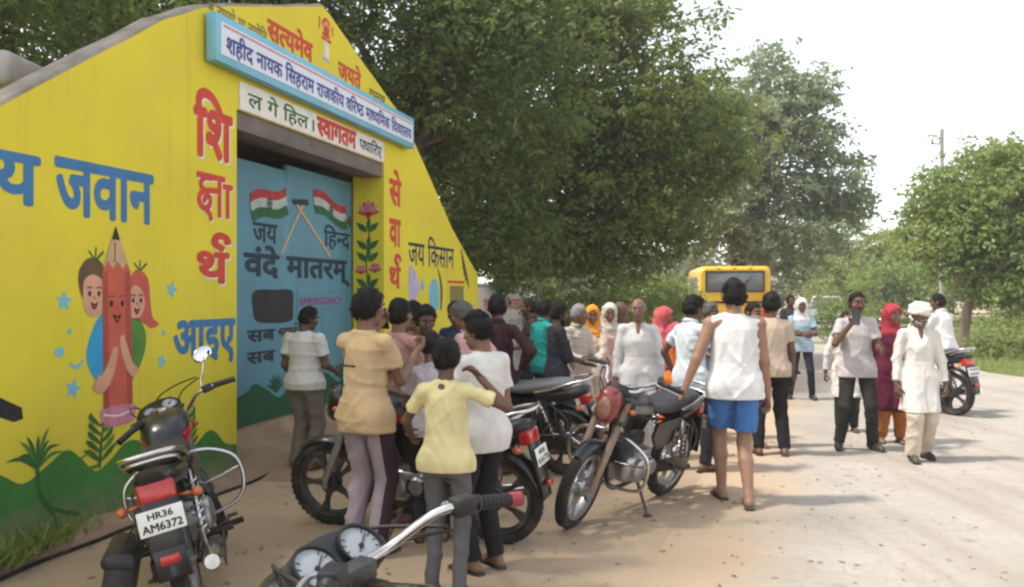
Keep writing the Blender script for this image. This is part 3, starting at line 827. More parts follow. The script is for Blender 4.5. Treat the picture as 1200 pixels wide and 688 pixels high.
for (x, z) in ((1.28, 2.535), (2.68, 2.595)):
    q.stroke([(x + .05 * math.cos(a), z + .05 * math.sin(a)) for a in [i * math.pi / 6 for i in range(13)]], .014, M['letter_navy'], 5, smooth=False)
    for i in range(6): q.stroke([(x - .045 * math.cos(i * .52), z - .045 * math.sin(i * .52)), (x + .045 * math.cos(i * .52), z + .045 * math.sin(i * .52))], .006, M['letter_navy'], 6 + i * .1, smooth=False)
q.poly([(1.75, 2.63), (2.1, 2.66), (2.12, 2.60), (1.78, 2.575)], M['letter_dark'], 7)
q.blob([(.99, 1.62), (1.4, 1.64), (1.75, 1.63), (1.77, 1.45), (1.74, 1.31), (1.4, 1.29), (1.05, 1.32), (.98, 1.42)], M['paint_black'], 1)
for a, b, c, d in ((1.86, 1.64, 3.14, 1.62), (1.86, .68, 3.14, .66), (1.86, 1.64, 1.88, .66), (3.12, 1.64, 3.14, .66), (1.86, 1.44, 3.14, 1.425), (2.45, 1.44, 2.465, .66)):
    q.poly([(a, b), (c, b), (c, d), (a, d)], M['gate_frame'], 1)
q.poly(crs([(.06, .6), (.3, .74), (.6, .6), (.85, .62), (1.0, .69), (1.25, .6), (1.5, .5), (1.75, .62), (2.1, .55), (2.5, .68), (2.9, .52), (3.2, .6)], 4) + [(3.2, .255), (.06, .255)], M['gate_green'], 1)
for x in (1.42, 2.3, 2.95):
    for i in range(7):
        a = R(90 - 60 + 20 * i); q.stroke([(x, .56), (x + .1 * math.cos(a), .56 + .12 * math.sin(a)), (x + .22 * math.cos(a), .56 + .2 * math.sin(a))], [.02, .03, .003], M['gate_green'], 2)
q.build('painted_flags', GT)
for x, zz in ((.06, .7), (.06, 2.4), (3.2, .7), (3.2, 2.5)):
    b = MB(); b.tube([(x, GY - .035, zz - .07), (x, GY - .035, zz + .07)], .016, 10); b.box((x + (.07 if x < 1 else -.07), GY - .03, zz), (.14, .008, .05), bev=.002); b.build('hinge', M['steel_dark'], GT)
b = MB(); b.tube([(1.46, GY - .045, 1.2), (1.82, GY - .045, 1.2)], .011, 8); b.box((1.52, GY - .032, 1.2), (.05, .02, .05)); b.box((1.75, GY - .032, 1.2), (.05, .02, .05)); b.tube([(1.56, GY - .045, 1.2), (1.56, GY - .075, 1.16)], .008, 8); b.build('latch', M['steel_dark'], GT)
sp_ = MB(); sp_.box((1.63, GY, .15), (3.25, .06, .2)); sp_.build('gate_sill', M['concrete'], GT)

# earth bank up to the gate
mm('bank', (0.33, 0.23, 0.155), rough=0.95, var=0.25, vs_=2.2, bump=0.8, bs=8, spec=0.1, dirt=(0.17, 0.115, 0.08), dirt_amt=0.55, dirt_s=2.4)
bk = MB(); rb = random.Random(8)
ylev = [(.43, .29), (.35, .285), (.325, .17), (.1, .12), (-.15, .075), (-.4, .03), (-.7, -.01)]
vs, fs = [], []
NX = 22
for (yy, z) in ylev:
    for i in range(NX):
        u = i / (NX - 1); spread = max(0, -yy) * .5
        x = -.0 - spread + u * (3.26 + 2 * spread)
        e_ = min(1, min(u, 1 - u) * 6) if yy < .05 else 1
        vs.append((x, yy + rb.uniform(-.02, .02), max(z * e_ + rb.uniform(-.012, .014), -.01) if yy < .4 else z))
for j in range(len(ylev) - 1):
    for i in range(NX - 1):
        a = j * NX + i; fs.append((a, a + 1, a + NX + 1, a + NX))
bank = bk.add(vs, fs).build('earth_ramp', M['bank'], None, sharp=60)
bank.location = GW.location; bank.rotation_euler = GW.rotation_euler
tag(bank, kind='structure')
# dirty plinth along the wall foot, its edge shadow added as a dark strip
pn = MB()
vs, fs = [], []
xsn = np.linspace(-10, -.02, 60)
for x in xsn:
    a = rb.uniform(-.015, .015)
    for (yy, z) in ((-.001, .075), (-.1, .07 + a), (-.2 + a, .06 + a * .6), (-.235 + a, .01), (-.25 + a, -.01)): vs.append((x, yy, z))
for i in range(len(xsn) - 1):
    for k in range(4): fs.append((i * 5 + k, i * 5 + k + 1, i * 5 + k + 6, i * 5 + k + 5))
pn.add(vs, fs)
pl_ = pn.build('kerb', M['bank'], None, sharp=60); pl_.location = GW.location; pl_.rotation_euler = GW.rotation_euler; tag(pl_, kind='structure')
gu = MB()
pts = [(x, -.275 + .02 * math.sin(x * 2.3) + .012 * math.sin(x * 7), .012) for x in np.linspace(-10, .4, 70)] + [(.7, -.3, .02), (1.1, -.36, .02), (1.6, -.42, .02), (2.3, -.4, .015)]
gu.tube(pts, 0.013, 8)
gp = gu.build('plinth_edge_shade', M['rubber'], None); gp.location = GW.location; gp.rotation_euler = GW.rotation_euler
tag(gp, 'thin dark strip standing for the shaded plinth edge along the foot of the yellow wall', 'shade_strip')

# ------------------------------------------------------------------ blue sign board hung above the gate
mm('sign_blue', (0.16, 0.42, 0.56), rough=0.45, var=0.08, vs_=4, dirt=(0.3, 0.45, 0.52), dirt_amt=0.3, dirt_s=4)
mm('sign_white', (0.62, 0.66, 0.72), rough=0.45, var=0.05, vs_=3)
SB = empty('sign_board', (-2.42, 7.5, 0), GW.rotation_euler)
tag(SB, 'long blue and white school name board hung above the gate', 'sign board')
b = MB(); b.box((1.74, -.075, 3.715), (4.46, .10, .40), bev=.006); b.build('board', M['sign_blue'], SB)
b = MB(); b.box((1.74, -.1285, 3.715), (4.34, .005, .27)); b.build('face', M['sign_white'], SB)
lettering('lettering', ['श', 'ही', 'द', ' ', 'ना', 'य', 'क', ' ', 'िस', 'ह', 'रा', 'म', ' ', 'रा', 'ज', 'की', 'य', ' ', 'व', 'िर', ('half', 'ष'), 'ठ', ' ', 'मा', ('half', 'ध'), 'य', 'िम', 'क', ' ', 'िव', ('half', 'द'), 'या', 'ल', 'य'], (-.36, 3.86, 3.585, 3.80), mm('letter_indigo', (0.05, 0.055, 0.26), rough=0.6, var=0.15), SB, 0.03, y=-.133)
t_ = Paint(-.132); 
t_.poly([(-.4, 3.835), (3.88, 3.835), (3.88, 3.815), (-.4, 3.815)], M['mural_pink'], 0)
t_.build('red_rule', SB)
br_ = MB()
for x in (-.2, 1.0, 2.4, 3.7): br_.box((x, -.012, 3.72), (.04, .022, .3))
br_.build('bracket', M['steel_dark'], SB)

# ------------------------------------------------------------------ low white wall after the gateway
LW = empty('boundary_wall', (-2.42 + .252 * 7.3, 7.5 + .968 * 7.3, 0), GW.rotation_euler)
tag(LW, 'low whitewashed boundary wall with red lettering beyond the yellow gateway', 'wall')
mm('whitewash', (0.50, 0.46, 0.40), rough=0.9, var=0.12, vs_=2, bump=0.3, bs=14, dirt=(0.3, 0.27, 0.22), dirt_amt=0.5, dirt_s=2.2)
mm('scroll_paint', (0.24, 0.28, 0.24), rough=0.9, var=0.2)
b = MB(); b.box((1.9, .1, .86), (3.8, .2, 1.72), bev=.01); b.build('wall', M['whitewash'], LW)
b = MB(); b.box((1.9, .1, 1.745), (3.85, .26, .05), bev=.008); b.build('coping', M['concrete'], LW)
mm('dull_red', (0.38, 0.13, 0.10), rough=0.85, var=0.2, vs_=5)
lettering('lettering', ['रा', 'ज', 'की', 'य', ' ', 'पा', 'ठ', 'शा', 'ला'], (.3, 3.5, 1.28, 1.58), M['dull_red'], LW, 0.05)
lettering('lettering', ['ज', 'ल', ' ', 'ही', ' ', 'जी', 'व', 'न', ' ', 'है'], (.5, 3.4, .9, 1.14), M['scroll_paint'], LW, 0.03)
sc = Paint(-.003)
for i in range(6):
    x = .5 + .55 * i; z = .45 + .1 * (i % 2)
    sc.stroke([(x + .2 * (1 - k / 16) * math.cos(k * .7), z + .2 * (1 - k / 16) * math.sin(k * .7)) for k in range(14)], .05, M['scroll_paint'], 0, 3)
sc.build('scrollwork', LW)

mm('slab_grey', (0.34, 0.33, 0.32), rough=.9, var=.2, vs_=4, bump=.4, bs=16)
# shed roof behind the left wing
SH = empty('roof_slab', (-4.95, 7.0, 0))
tag(SH, 'grey concrete roof of a low shed showing behind the sloping top of the left wing', 'shed')
b = MB(); b.box((0, 0, 1.5), (2.5, 2.0, 3.0)); b.build('wall', M['concrete'], SH)
b = MB(); b.box((.05, 0, 3.15), (2.95, 2.4, .24), bev=.05, seg=3); b.build('roof', M['slab_grey'], SH)

# post by the end of the white wall
b = MB(); b.tube([(0.43, 14.6, 0), (0.43, 14.6, 1.7)], .035, 10); b.lathe([(0, 1.7), (.045, 1.7), (.04, 1.73), (0, 1.75)], Matrix.Translation((.43, 14.6, 0)), 10)
o = b.build('post', M['steel_dark']); tag(o, 'thin grey steel post standing between the white wall and the hedge', 'post')
# ------------------------------------------------------------------ trees
def leaf_mat(name, a, b, c, trans=0.42):
    m = bpy.data.materials.new(name); m.use_nodes = True
    t = m.node_tree; L = t.links.new
    pb = t.nodes['Principled BSDF']; out = t.nodes['Material Output']
    pb.inputs['Roughness'].default_value = 0.5; pb.inputs['Specular IOR Level'].default_value = 0.3
    geo = t.nodes.new('ShaderNodeNewGeometry'); tc = t.nodes.new('ShaderNodeTexCoord')
    n = t.nodes.new('ShaderNodeTexNoise'); n.inputs['Scale'].default_value = 0.55; n.inputs['Detail'].default_value = 3
    L(tc.outputs['Object'], n.inputs['Vector'])
    r1 = t.nodes.new('ShaderNodeMix'); r1.data_type = 'RGBA'; r1.inputs[6].default_value = (*a, 1); r1.inputs[7].default_value = (*b, 1)
    mr = t.nodes.new('ShaderNodeMapRange'); mr.inputs[1].default_value = .35; mr.inputs[2].default_value = .65; L(n.outputs[0], mr.inputs[0]); L(mr.outputs[0], r1.inputs[0])
    r2 = t.nodes.new('ShaderNodeMix'); r2.data_type = 'RGBA'; L(r1.outputs[2], r2.inputs[6]); r2.inputs[7].default_value = (*c, 1)
    pw = t.nodes.new('ShaderNodeMath'); pw.operation = 'POWER'; pw.inputs[1].default_value = 2.2; L(geo.outputs['Random Per Island'], pw.inputs[0]); L(pw.outputs[0], r2.inputs[0])
    L(r2.outputs[2], pb.inputs['Base Color'])
    tr = t.nodes.new('ShaderNodeBsdfTranslucent')
    hv = t.nodes.new('ShaderNodeHueSaturation'); hv.inputs['Value'].default_value = 1.5; hv.inputs['Hue'].default_value = .485; L(r2.outputs[2], hv.inputs['Color']); L(hv.outputs[0], tr.inputs[0])
    mx = t.nodes.new('ShaderNodeMixShader'); mx.inputs[0].default_value = trans
    L(pb.outputs[0], mx.inputs[1]); L(tr.outputs[0], mx.inputs[2]); L(mx.outputs[0], out.inputs[0])
    return m
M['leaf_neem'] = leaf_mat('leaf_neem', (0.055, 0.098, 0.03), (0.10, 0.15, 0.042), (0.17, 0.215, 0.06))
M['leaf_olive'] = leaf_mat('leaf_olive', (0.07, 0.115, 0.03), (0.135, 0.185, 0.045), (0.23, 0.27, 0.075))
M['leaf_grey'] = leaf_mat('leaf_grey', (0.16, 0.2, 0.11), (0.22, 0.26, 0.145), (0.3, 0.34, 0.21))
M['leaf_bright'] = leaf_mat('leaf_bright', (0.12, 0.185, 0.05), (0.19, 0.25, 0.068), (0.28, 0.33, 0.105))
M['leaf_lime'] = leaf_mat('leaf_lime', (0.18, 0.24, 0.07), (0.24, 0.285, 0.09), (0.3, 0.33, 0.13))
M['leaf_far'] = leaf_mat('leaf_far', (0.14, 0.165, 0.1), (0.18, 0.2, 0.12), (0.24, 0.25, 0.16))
mm('bark', (0.085, 0.065, 0.05), rough=0.95, var=0.35, vs_=6, bump=0.9, bs=22, spec=0.1, stretch=(1, 1, .25))
mm('pale_bark', (0.28, 0.21, 0.155), rough=0.95, var=0.3, vs_=6, bump=0.8, bs=22, spec=0.1, stretch=(1, 1, .25))

def unit(v): return v / np.maximum(np.linalg.norm(v, axis=-1, keepdims=True), 1e-9)
def leaf_quads(P_, L, W, rs, droop=0.5, flat=0.5):
    n = len(P_)
    d = rs.normal(size=(n, 3)); d[:, 2] = d[:, 2] * .6 - droop; d = unit(d)
    nn = rs.normal(size=(n, 3)) * (1 - flat * .4); nn[:, 2] += flat * 1.4
    s = unit(np.cross(d, nn)); 
    l = (L * rs.uniform(.6, 1.3, n))[:, None]; ww = (W * rs.uniform(.7, 1.25, n))[:, None]
    up = unit(np.cross(s, d)) * ww * .25
    V = np.stack([P_, P_ + d * l * .5 + s * ww * .5 + up, P_ + d * l, P_ + d * l * .5 - s * ww * .5 + up], 1)
    return V
def crown_points(blobs, nclump, per, rc, rs, shell=.45, squash=.6, sprig=.35):
    vol = np.array([b[1][0] * b[1][1] * b[1][2] for b in blobs]) ** .8; vol /= vol.sum()
    out, centres = [], []
    for (c, r), f in zip(blobs, vol):
        k = max(2, int(nclump * f))
        u = unit(rs.normal(size=(k, 3))); rad = (shell + (1 - shell) * rs.uniform(0, 1, k) ** .6)[:, None]
        wob = 1 + .22 * np.sin(u[:, :1] * 5 + c[0]) * np.cos(u[:, 1:2] * 4 + c[2]) + rs.normal(size=(k, 1)) * .07
        cc = np.array(c) + u * rad * wob * np.array(r)
        centres.append(cc)
        for p in cc:
            ns = max(3, per // 9)                       # sprigs that hang from the clump
            root = p + rs.normal(size=(ns, 3)) * np.array([rc, rc, rc * squash]) * rs.uniform(.6, 1.3)
            dr = rs.normal(size=(ns, 3)); dr[:, 2] = dr[:, 2] * .5 - .35; dr = unit(dr)
            t = rs.uniform(0, 1, (ns, 9, 1))
            q = root[:, None] + dr[:, None] * t * sprig + rs.normal(size=(ns, 9, 3)) * sprig * .12
            out.append(q.reshape(-1, 3))
    return np.concatenate(out), np.concatenate(centres)

def tree(name, label, base, th, tr, blobs, mat, nclump=300, per=100, rc=.3, L=.12, W=.05, seed=1, bark='bark', lean=(0, 0), droop=.5, shell=.45, group=None, cat='tree', limbs=12, sprig=.35, zmin=None):
    rs = np.random.RandomState(seed)
    root = empty(name, base)
    tag(root, label, cat, group)
    bl = [((c[0] - base[0], c[1] - base[1], c[2] - base[2]), r) for c, r in blobs]
    pts, cen = crown_points(bl, nclump, per, rc, rs, shell=shell, sprig=sprig)
    if zmin is not None: pts = pts[pts[:, 2] > zmin + .25 * np.sin(pts[:, 0] * 2.1 + pts[:, 1])]
    quads('crown', leaf_quads(pts, L, W, rs, droop), mat, root)
    b = MB()
    fork = Vector((lean[0], lean[1], th))
    mid = Vector((lean[0] * .35 + rs.uniform(-.08, .08), lean[1] * .35, th * .5))
    b.curve([(0, 0, -.1), (0, 0, .12), mid, fork], [tr * 1.5, tr * 1.15, tr * .95, tr * .85], seg=10, sub=5)
    order = rs.permutation(len(cen))[:limbs]
    for i in order:
        e = Vector(cen[i]); e = fork + (e - fork) * rs.uniform(.75, .95)
        m1 = fork + (e - fork) * .4 + Vector((rs.normal() * .25, rs.normal() * .25, .25 * (e - fork).length * .5))
        r0 = tr * rs.uniform(.4, .62)
        b.curve([fork - Vector((0, 0, tr * .8)), m1, e], [r0, r0 * .62, r0 * .16], seg=7, sub=5)
        for j in range(2):
            near = cen[np.argsort(np.linalg.norm(cen - np.array(m1), axis=1))[1 + rs.randint(0, max(2, len(cen) // 5))]]
            b.curve([m1, (m1 + Vector(near)) / 2 + Vector((0, 0, .15)), near], [r0 * .45, r0 * .3, r0 * .08], seg=5, sub=4)
    b.build('trunk', M[bark], root, sharp=180)
    return root

# neems behind the wall
tree('neem_tree', 'big dark neem hanging over the wall right of the gateway, nearest of the tall trees', (-2.6, 14.4, 0), 3.0, .26,
     [((-2.4, 14.6, 6.2), (3.2, 2.8, 2.6)), ((-.6, 14.9, 5.2), (2.0, 2.0, 2.2)), ((-4.6, 13.5, 6.4), (2.6, 2.6, 2.2)), ((-1.0, 15.2, 7.4), (2.3, 2.2, 1.8)), ((-.5, 15.6, 3.4), (1.5, 1.5, 1.5)), ((-.95, 15.5, 2.6), (1.2, 1.0, 1.0))],
     M['leaf_neem'], 680, 100, .3, .145, .06, seed=11, lean=(.3, .2), limbs=16)
tree('neem_tree', 'tall neem with drooping green boughs behind the crowd, left of the yellow bus', (-.6, 20.0, 0), 3.0, .3,
     [((1.6, 19.6, 6.6), (2.9, 2.6, 2.6)), ((3.2, 19.6, 5.0), (1.8, 2.2, 2.0)), ((1.2, 19.2, 3.9), (2.4, 2.0, 1.9)), ((-.4, 19.6, 5.2), (2.4, 2.2, 2.8)), ((2.4, 20.4, 8.2), (1.5, 1.7, 1.3)), ((3.9, 20.6, 4.3), (1.2, 1.5, 1.4)), ((.2, 19.5, 8.0), (2.4, 2.2, 1.8)), ((1.8, 18.8, 2.9), (2.4, 1.5, 1.2)), ((3.1, 19.8, 2.9), (1.2, 1.4, 1.1)), ((.2, 18.6, 3.0), (1.6, 1.2, 1.2)), ((4.7, 19.9, 5.0), (1.0, 1.3, 1.5))],
     M['leaf_olive'], 900, 104, .32, .17, .072, seed=12, lean=(.9, -.2), limbs=18, zmin=1.75)
tree('shade_tree', 'dark leafy tree behind the left wing of the yellow wall, over the shed roof', (-7.6, 9.2, 0), 2.8, .22,
     [((-6.4, 9.4, 5.6), (2.2, 1.9, 1.7)), ((-7.9, 8.8, 5.6), (2.0, 2.0, 1.8)), ((-5.2, 10.0, 4.5), (1.5, 1.4, 1.2)), ((-7.2, 9.8, 4.1), (1.8, 1.5, 1.2))],
     M['leaf_neem'], 330, 100, .28, .12, .05, seed=13, limbs=12)
tree('shade_tree', 'broad dark tree rising behind the top of the gateway', (-6.0, 14.8, 0), 3.4, .26,
     [((-5.6, 14.4, 7.2), (2.8, 2.2, 2.2)), ((-7.6, 13.6, 6.4), (2.2, 2.0, 2.0)), ((-5.4, 14.8, 5.0), (2.2, 1.8, 1.4))],
     M['leaf_neem'], 330, 100, .32, .15, .06, seed=14, limbs=12)
tree('shade_tree', 'unseen leafy tree added behind the left wing to shade the earth before the wall', (-7.0, 4.6, 0), 4.2, .26,  # out of frame, added for the shade it throws on the near earth
     [((-6.6, 4.6, 8.0), (3.0, 3.4, 2.0)), ((-6.2, 7.2, 8.4), (2.2, 2.0, 1.7)), ((-6.4, 2.2, 7.6), (2.2, 2.0, 1.6))],
     M['leaf_neem'], 300, 90, .34, .16, .065, seed=15, limbs=12)
# tall grey-green tree beyond the bus
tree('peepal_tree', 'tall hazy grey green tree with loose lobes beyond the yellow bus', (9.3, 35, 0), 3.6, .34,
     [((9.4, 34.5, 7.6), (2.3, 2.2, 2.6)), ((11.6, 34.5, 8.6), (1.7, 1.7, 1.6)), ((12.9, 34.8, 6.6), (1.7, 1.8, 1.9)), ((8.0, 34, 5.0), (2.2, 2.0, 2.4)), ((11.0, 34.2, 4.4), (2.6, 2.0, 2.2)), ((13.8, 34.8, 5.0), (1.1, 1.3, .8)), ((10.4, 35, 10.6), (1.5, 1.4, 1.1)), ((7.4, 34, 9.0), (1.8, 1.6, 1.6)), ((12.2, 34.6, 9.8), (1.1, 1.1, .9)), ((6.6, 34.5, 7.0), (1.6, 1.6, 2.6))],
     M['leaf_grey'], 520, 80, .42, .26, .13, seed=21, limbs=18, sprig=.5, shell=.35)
# roadside tree on the right
tree('roadside_tree', 'rounded roadside tree with a pale forked trunk on the grass verge at right', (12.3, 23.2, 0), 1.5, .14,
     [((13.0, 23.2, 3.9), (1.7, 1.7, 1.5)), ((12.0, 23.0, 3.2), (1.4, 1.3, 1.0)), ((14.4, 23.4, 4.3), (1.6, 1.5, 1.5)), ((11.5, 23.2, 4.1), (.8, .9, .9)), ((14.2, 23.0, 2.6), (1.6, 1.4, .9)), ((13.8, 23.4, 5.2), (1.0, 1.0, .7)), ((13.4, 22.6, 1.9), (1.5, .9, .8)), ((15.2, 23.2, 2.0), (1.5, 1.2, 1.0))],
     M['leaf_bright'], 500, 90, .3, .17, .075, seed=31, bark='pale_bark', lean=(.15, 0), limbs=14, droop=.7)
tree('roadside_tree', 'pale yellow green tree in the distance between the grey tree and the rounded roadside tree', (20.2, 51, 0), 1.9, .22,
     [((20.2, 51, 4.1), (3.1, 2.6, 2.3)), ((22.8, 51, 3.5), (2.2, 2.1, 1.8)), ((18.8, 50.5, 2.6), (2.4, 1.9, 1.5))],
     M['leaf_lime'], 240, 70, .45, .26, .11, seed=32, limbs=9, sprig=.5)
tree('roadside_tree', 'dark bushy tree behind the walking elders, under the pale distant tree', (20.4, 46.5, 0), 1.0, .16,
     [((20.6, 46.5, 2.0), (2.3, 1.8, 1.7)), ((22.9, 46.8, 2.3), (2.2, 1.8, 1.8))],
     M['leaf_bright'], 150, 70, .4, .22, .1, seed=33, limbs=7, sprig=.4)
# far row along the bend
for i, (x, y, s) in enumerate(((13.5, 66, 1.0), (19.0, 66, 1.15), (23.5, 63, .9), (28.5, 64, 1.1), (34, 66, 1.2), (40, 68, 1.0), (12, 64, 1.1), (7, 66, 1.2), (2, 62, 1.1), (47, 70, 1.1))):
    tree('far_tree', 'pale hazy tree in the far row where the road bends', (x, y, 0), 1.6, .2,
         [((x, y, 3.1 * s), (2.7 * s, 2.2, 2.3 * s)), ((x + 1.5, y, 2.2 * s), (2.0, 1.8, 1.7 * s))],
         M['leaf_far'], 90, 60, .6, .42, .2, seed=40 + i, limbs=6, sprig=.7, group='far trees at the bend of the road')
# shrubs
def shrub(name, label, c, r, mat, n=70, per=70, seed=1, L=.09, W=.045, group=None):
    rs = np.random.RandomState(seed)
    root = empty(name, (c[0], c[1], 0)); tag(root, label, 'shrub', group)
    pts, cen = crown_points([((0, 0, c[2]), r)], n, per, .16, rs, shell=.35, sprig=.25)
    pts = pts[pts[:, 2] > .02]
    quads('foliage', leaf_quads(pts, L, W, rs, .0), mat, root)
    b = MB()
    for i in range(6):
        e = cen[rs.randint(len(cen))]; b.curve([(rs.normal() * .04, rs.normal() * .04, -.05), (e[0] * .4, e[1] * .4, max(.1, e[2]) * .6), (e[0] * .9, e[1] * .9, max(.15, e[2]))], [.025, .016, .004], seg=5, sub=4)
    b.build('stem', M['bark'], root, sharp=180)
    return root
shrub('bush', 'round pale green bush on the verge left of the roadside trunk', (12.0, 20.8, .34), (.75, .7, .45), M['leaf_lime'], 70, 70, 51)
shrub('bush', 'large round bush on the grass verge at the right edge', (13.1, 21.2, .45), (1.0, .8, .6), M['leaf_lime'], 110, 70, 52)
shrub('bush', 'darker bush under the rounded roadside tree, behind the pale bushes', (15.6, 26.2, .8), (1.8, 1.2, 1.0), M['leaf_bright'], 120, 70, 53)
shrub('bush', 'dark bush behind the parked motorcycle rider, by the roadside trunk', (10.6, 27.5, .8), (1.2, 1.2, 1.0), M['leaf_bright'], 90, 70, 54)
hx = [(1.6, 20.4, .9, 1.2), (2.9, 21.2, 1.0, 1.25), (4.2, 22.6, .95, 1.2), (1.2, 18.0, .6, .85), (4.2, 24.6, 1.0, 1.3), (.9, 22.5, 1.1, 1.4)]
hl = ['dark bush behind the woman with the orange headscarf', 'yellow green bush behind the elder in the white kurta', 'bush behind the man in the pale blue shirt',
      'low bush beside the thin steel post', 'bush just left of the yellow bus', 'tall bush at the end of the white wall']
for i, (x, y, z, r) in enumerate(hx):
    shrub('bush', hl[i], (x, y, z), (r, r * .9, r), M['leaf_bright' if i in (1, 2, 4) else 'leaf_olive'], 85, 70, 60 + i, L=.1, W=.05)

# grass on the right verge
mm('verge', (0.11, 0.135, 0.035), rough=0.95, var=0.3, vs_=1.5, bump=0.5, bs=20, spec=0.1, dirt=(0.3, 0.24, 0.14), dirt_amt=0.4, dirt_s=1.1)
g = MB()
ve = [(10.2, 14.0), (9.6, 17.2), (10.2, 20), (12.3, 27), (15.5, 36), (24, 60), (60, 60), (60, 14)]
g.add([(x, y, .006) for x, y in ve], [tuple(range(len(ve)))])
tag(g.build('grass_verge', M['verge']), kind='structure')
rs = np.random.RandomState(77)
P_ = np.stack([rs.uniform(9.6, 24, 26000), rs.uniform(14.5, 34, 26000), np.zeros(26000)], 1)
edge = np.interp(P_[:, 1], [14, 17.2, 20, 27, 36], [10.3, 9.7, 10.3, 12.4, 15.6]) + .25 * np.sin(P_[:, 1] * 2.7)
P_ = P_[P_[:, 0] > edge]; n = len(P_)
hgt = rs.uniform(.06, .22, n)[:, None]; d = rs.normal(size=(n, 3)) * .4; d[:, 2] = 1; s = rs.normal(size=(n, 3)); s[:, 2] = 0; s = unit(s) * .012
V = np.stack([P_ - s, P_ + s, P_ + d * hgt * .6 + s * .7, P_ + d * hgt], 1)
go = quads('grass', V, M['leaf_lime']); tag(go, 'short yellow green grass on the right verge', kind='stuff')
# weeds at the foot of the left wing
P_ = []
for (t, s_, k) in ((-2.6, -.2, 300), (-2.95, -.16, 400), (-2.3, -.14, 120), (-1.35, -.1, 60), (-1.05, -.12, 60), (-3.6, -.2, 200)):
    q = rs.normal(size=(k, 2)) * np.array([.16, .06])
    T = t + q[:, 0]; S = np.minimum(s_ + q[:, 1], -.03)
    P_.append(np.stack([-2.42 + .252 * T - .968 * S, 7.5 + .968 * T + .252 * S, np.full(k, .05)], 1))
P_ = np.concatenate(P_); n = len(P_)
d = rs.normal(size=(n, 3)) * .7; d[:, 2] = 1; s = rs.normal(size=(n, 3)); s[:, 2] = 0; s = unit(s) * .008; hgt = rs.uniform(.05, .17, n)[:, None]
V = np.stack([P_ - s, P_ + d * hgt * .5 - s * 1.2, P_ + d * hgt, P_ + d * hgt * .5 + s * 1.2], 1)
wo = quads('weeds', V, M['leaf_bright']); tag(wo, 'small green weeds at the foot of the yellow wall', kind='stuff')
# pebbles and dry litter on the earth
rs = np.random.RandomState(5); b = MB()
for i in range(700):
    y = rs.uniform(3.6, 14); x = rs.uniform(-.55, .6) * y + .3
    r = rs.uniform(.003, .009) if i % 4 else rs.uniform(.008, .018)
    b.ellipsoid((x, y, r * .35), (r * rs.uniform(.8, 1.4), r, r * .6), 6, 4)
po = b.build('pebbles', M['bank'], sharp=180, fix=False); tag(po, 'small stones and clods strewn over the earth', kind='stuff')

# power pole far right
PO = empty('power_pole', (20.4, 40.5, 0)); tag(PO, 'tall thin power pole rising above the rounded roadside tree', 'pole')
b = MB(); b.tube([(0, 0, 0), (0, 0, 9.4)], [.13, .09], 10); b.build('pole', M['concrete'], PO)
b = MB(); b.box((-.25, 0, 8.7), (.5, .06, .06)); b.build('bracket', M['steel_dark'], PO)
b = MB(); b.lathe([(0, 0), (.05, 0), (.06, .06), (.03, .09), (.05, .14), (0, .2)], Matrix.Translation((-.45, 0, 8.73)), 8); b.build('insulator', M['black_plastic'], PO)
# fallen leaves
rs = np.random.RandomState(91); n = 900
Y = rs.uniform(3.4, 16, n); X = rs.uniform(-.62, .55, n) * Y + .2
ok = X > -2.2 + .26 * (Y - 7.5); X, Y = X[ok], Y[ok]; n = len(X)
Pl = np.stack([X, Y, np.full(n, .008)], 1); a = rs.uniform(0, 6.28, n); d = np.stack([np.cos(a), np.sin(a), rs.uniform(-.0, .25, n)], 1); sd_ = np.stack([-np.sin(a), np.cos(a), rs.uniform(-.1, .3, n)], 1)
l = rs.uniform(.02, .055, n)[:, None]
V = np.stack([Pl, Pl + d * l * .5 + sd_ * l * .22, Pl + d * l, Pl + d * l * .5 - sd_ * l * .18], 1); V[:, :, 2] = np.maximum(V[:, :, 2], .006)
mm('dry_leaf', (0.19, 0.12, 0.05), rough=.8, var=.5, vs_=3)
tag(quads('leaf_litter', V, M['dry_leaf']), 'dry fallen leaves strewn over the earth and road', kind='stuff')
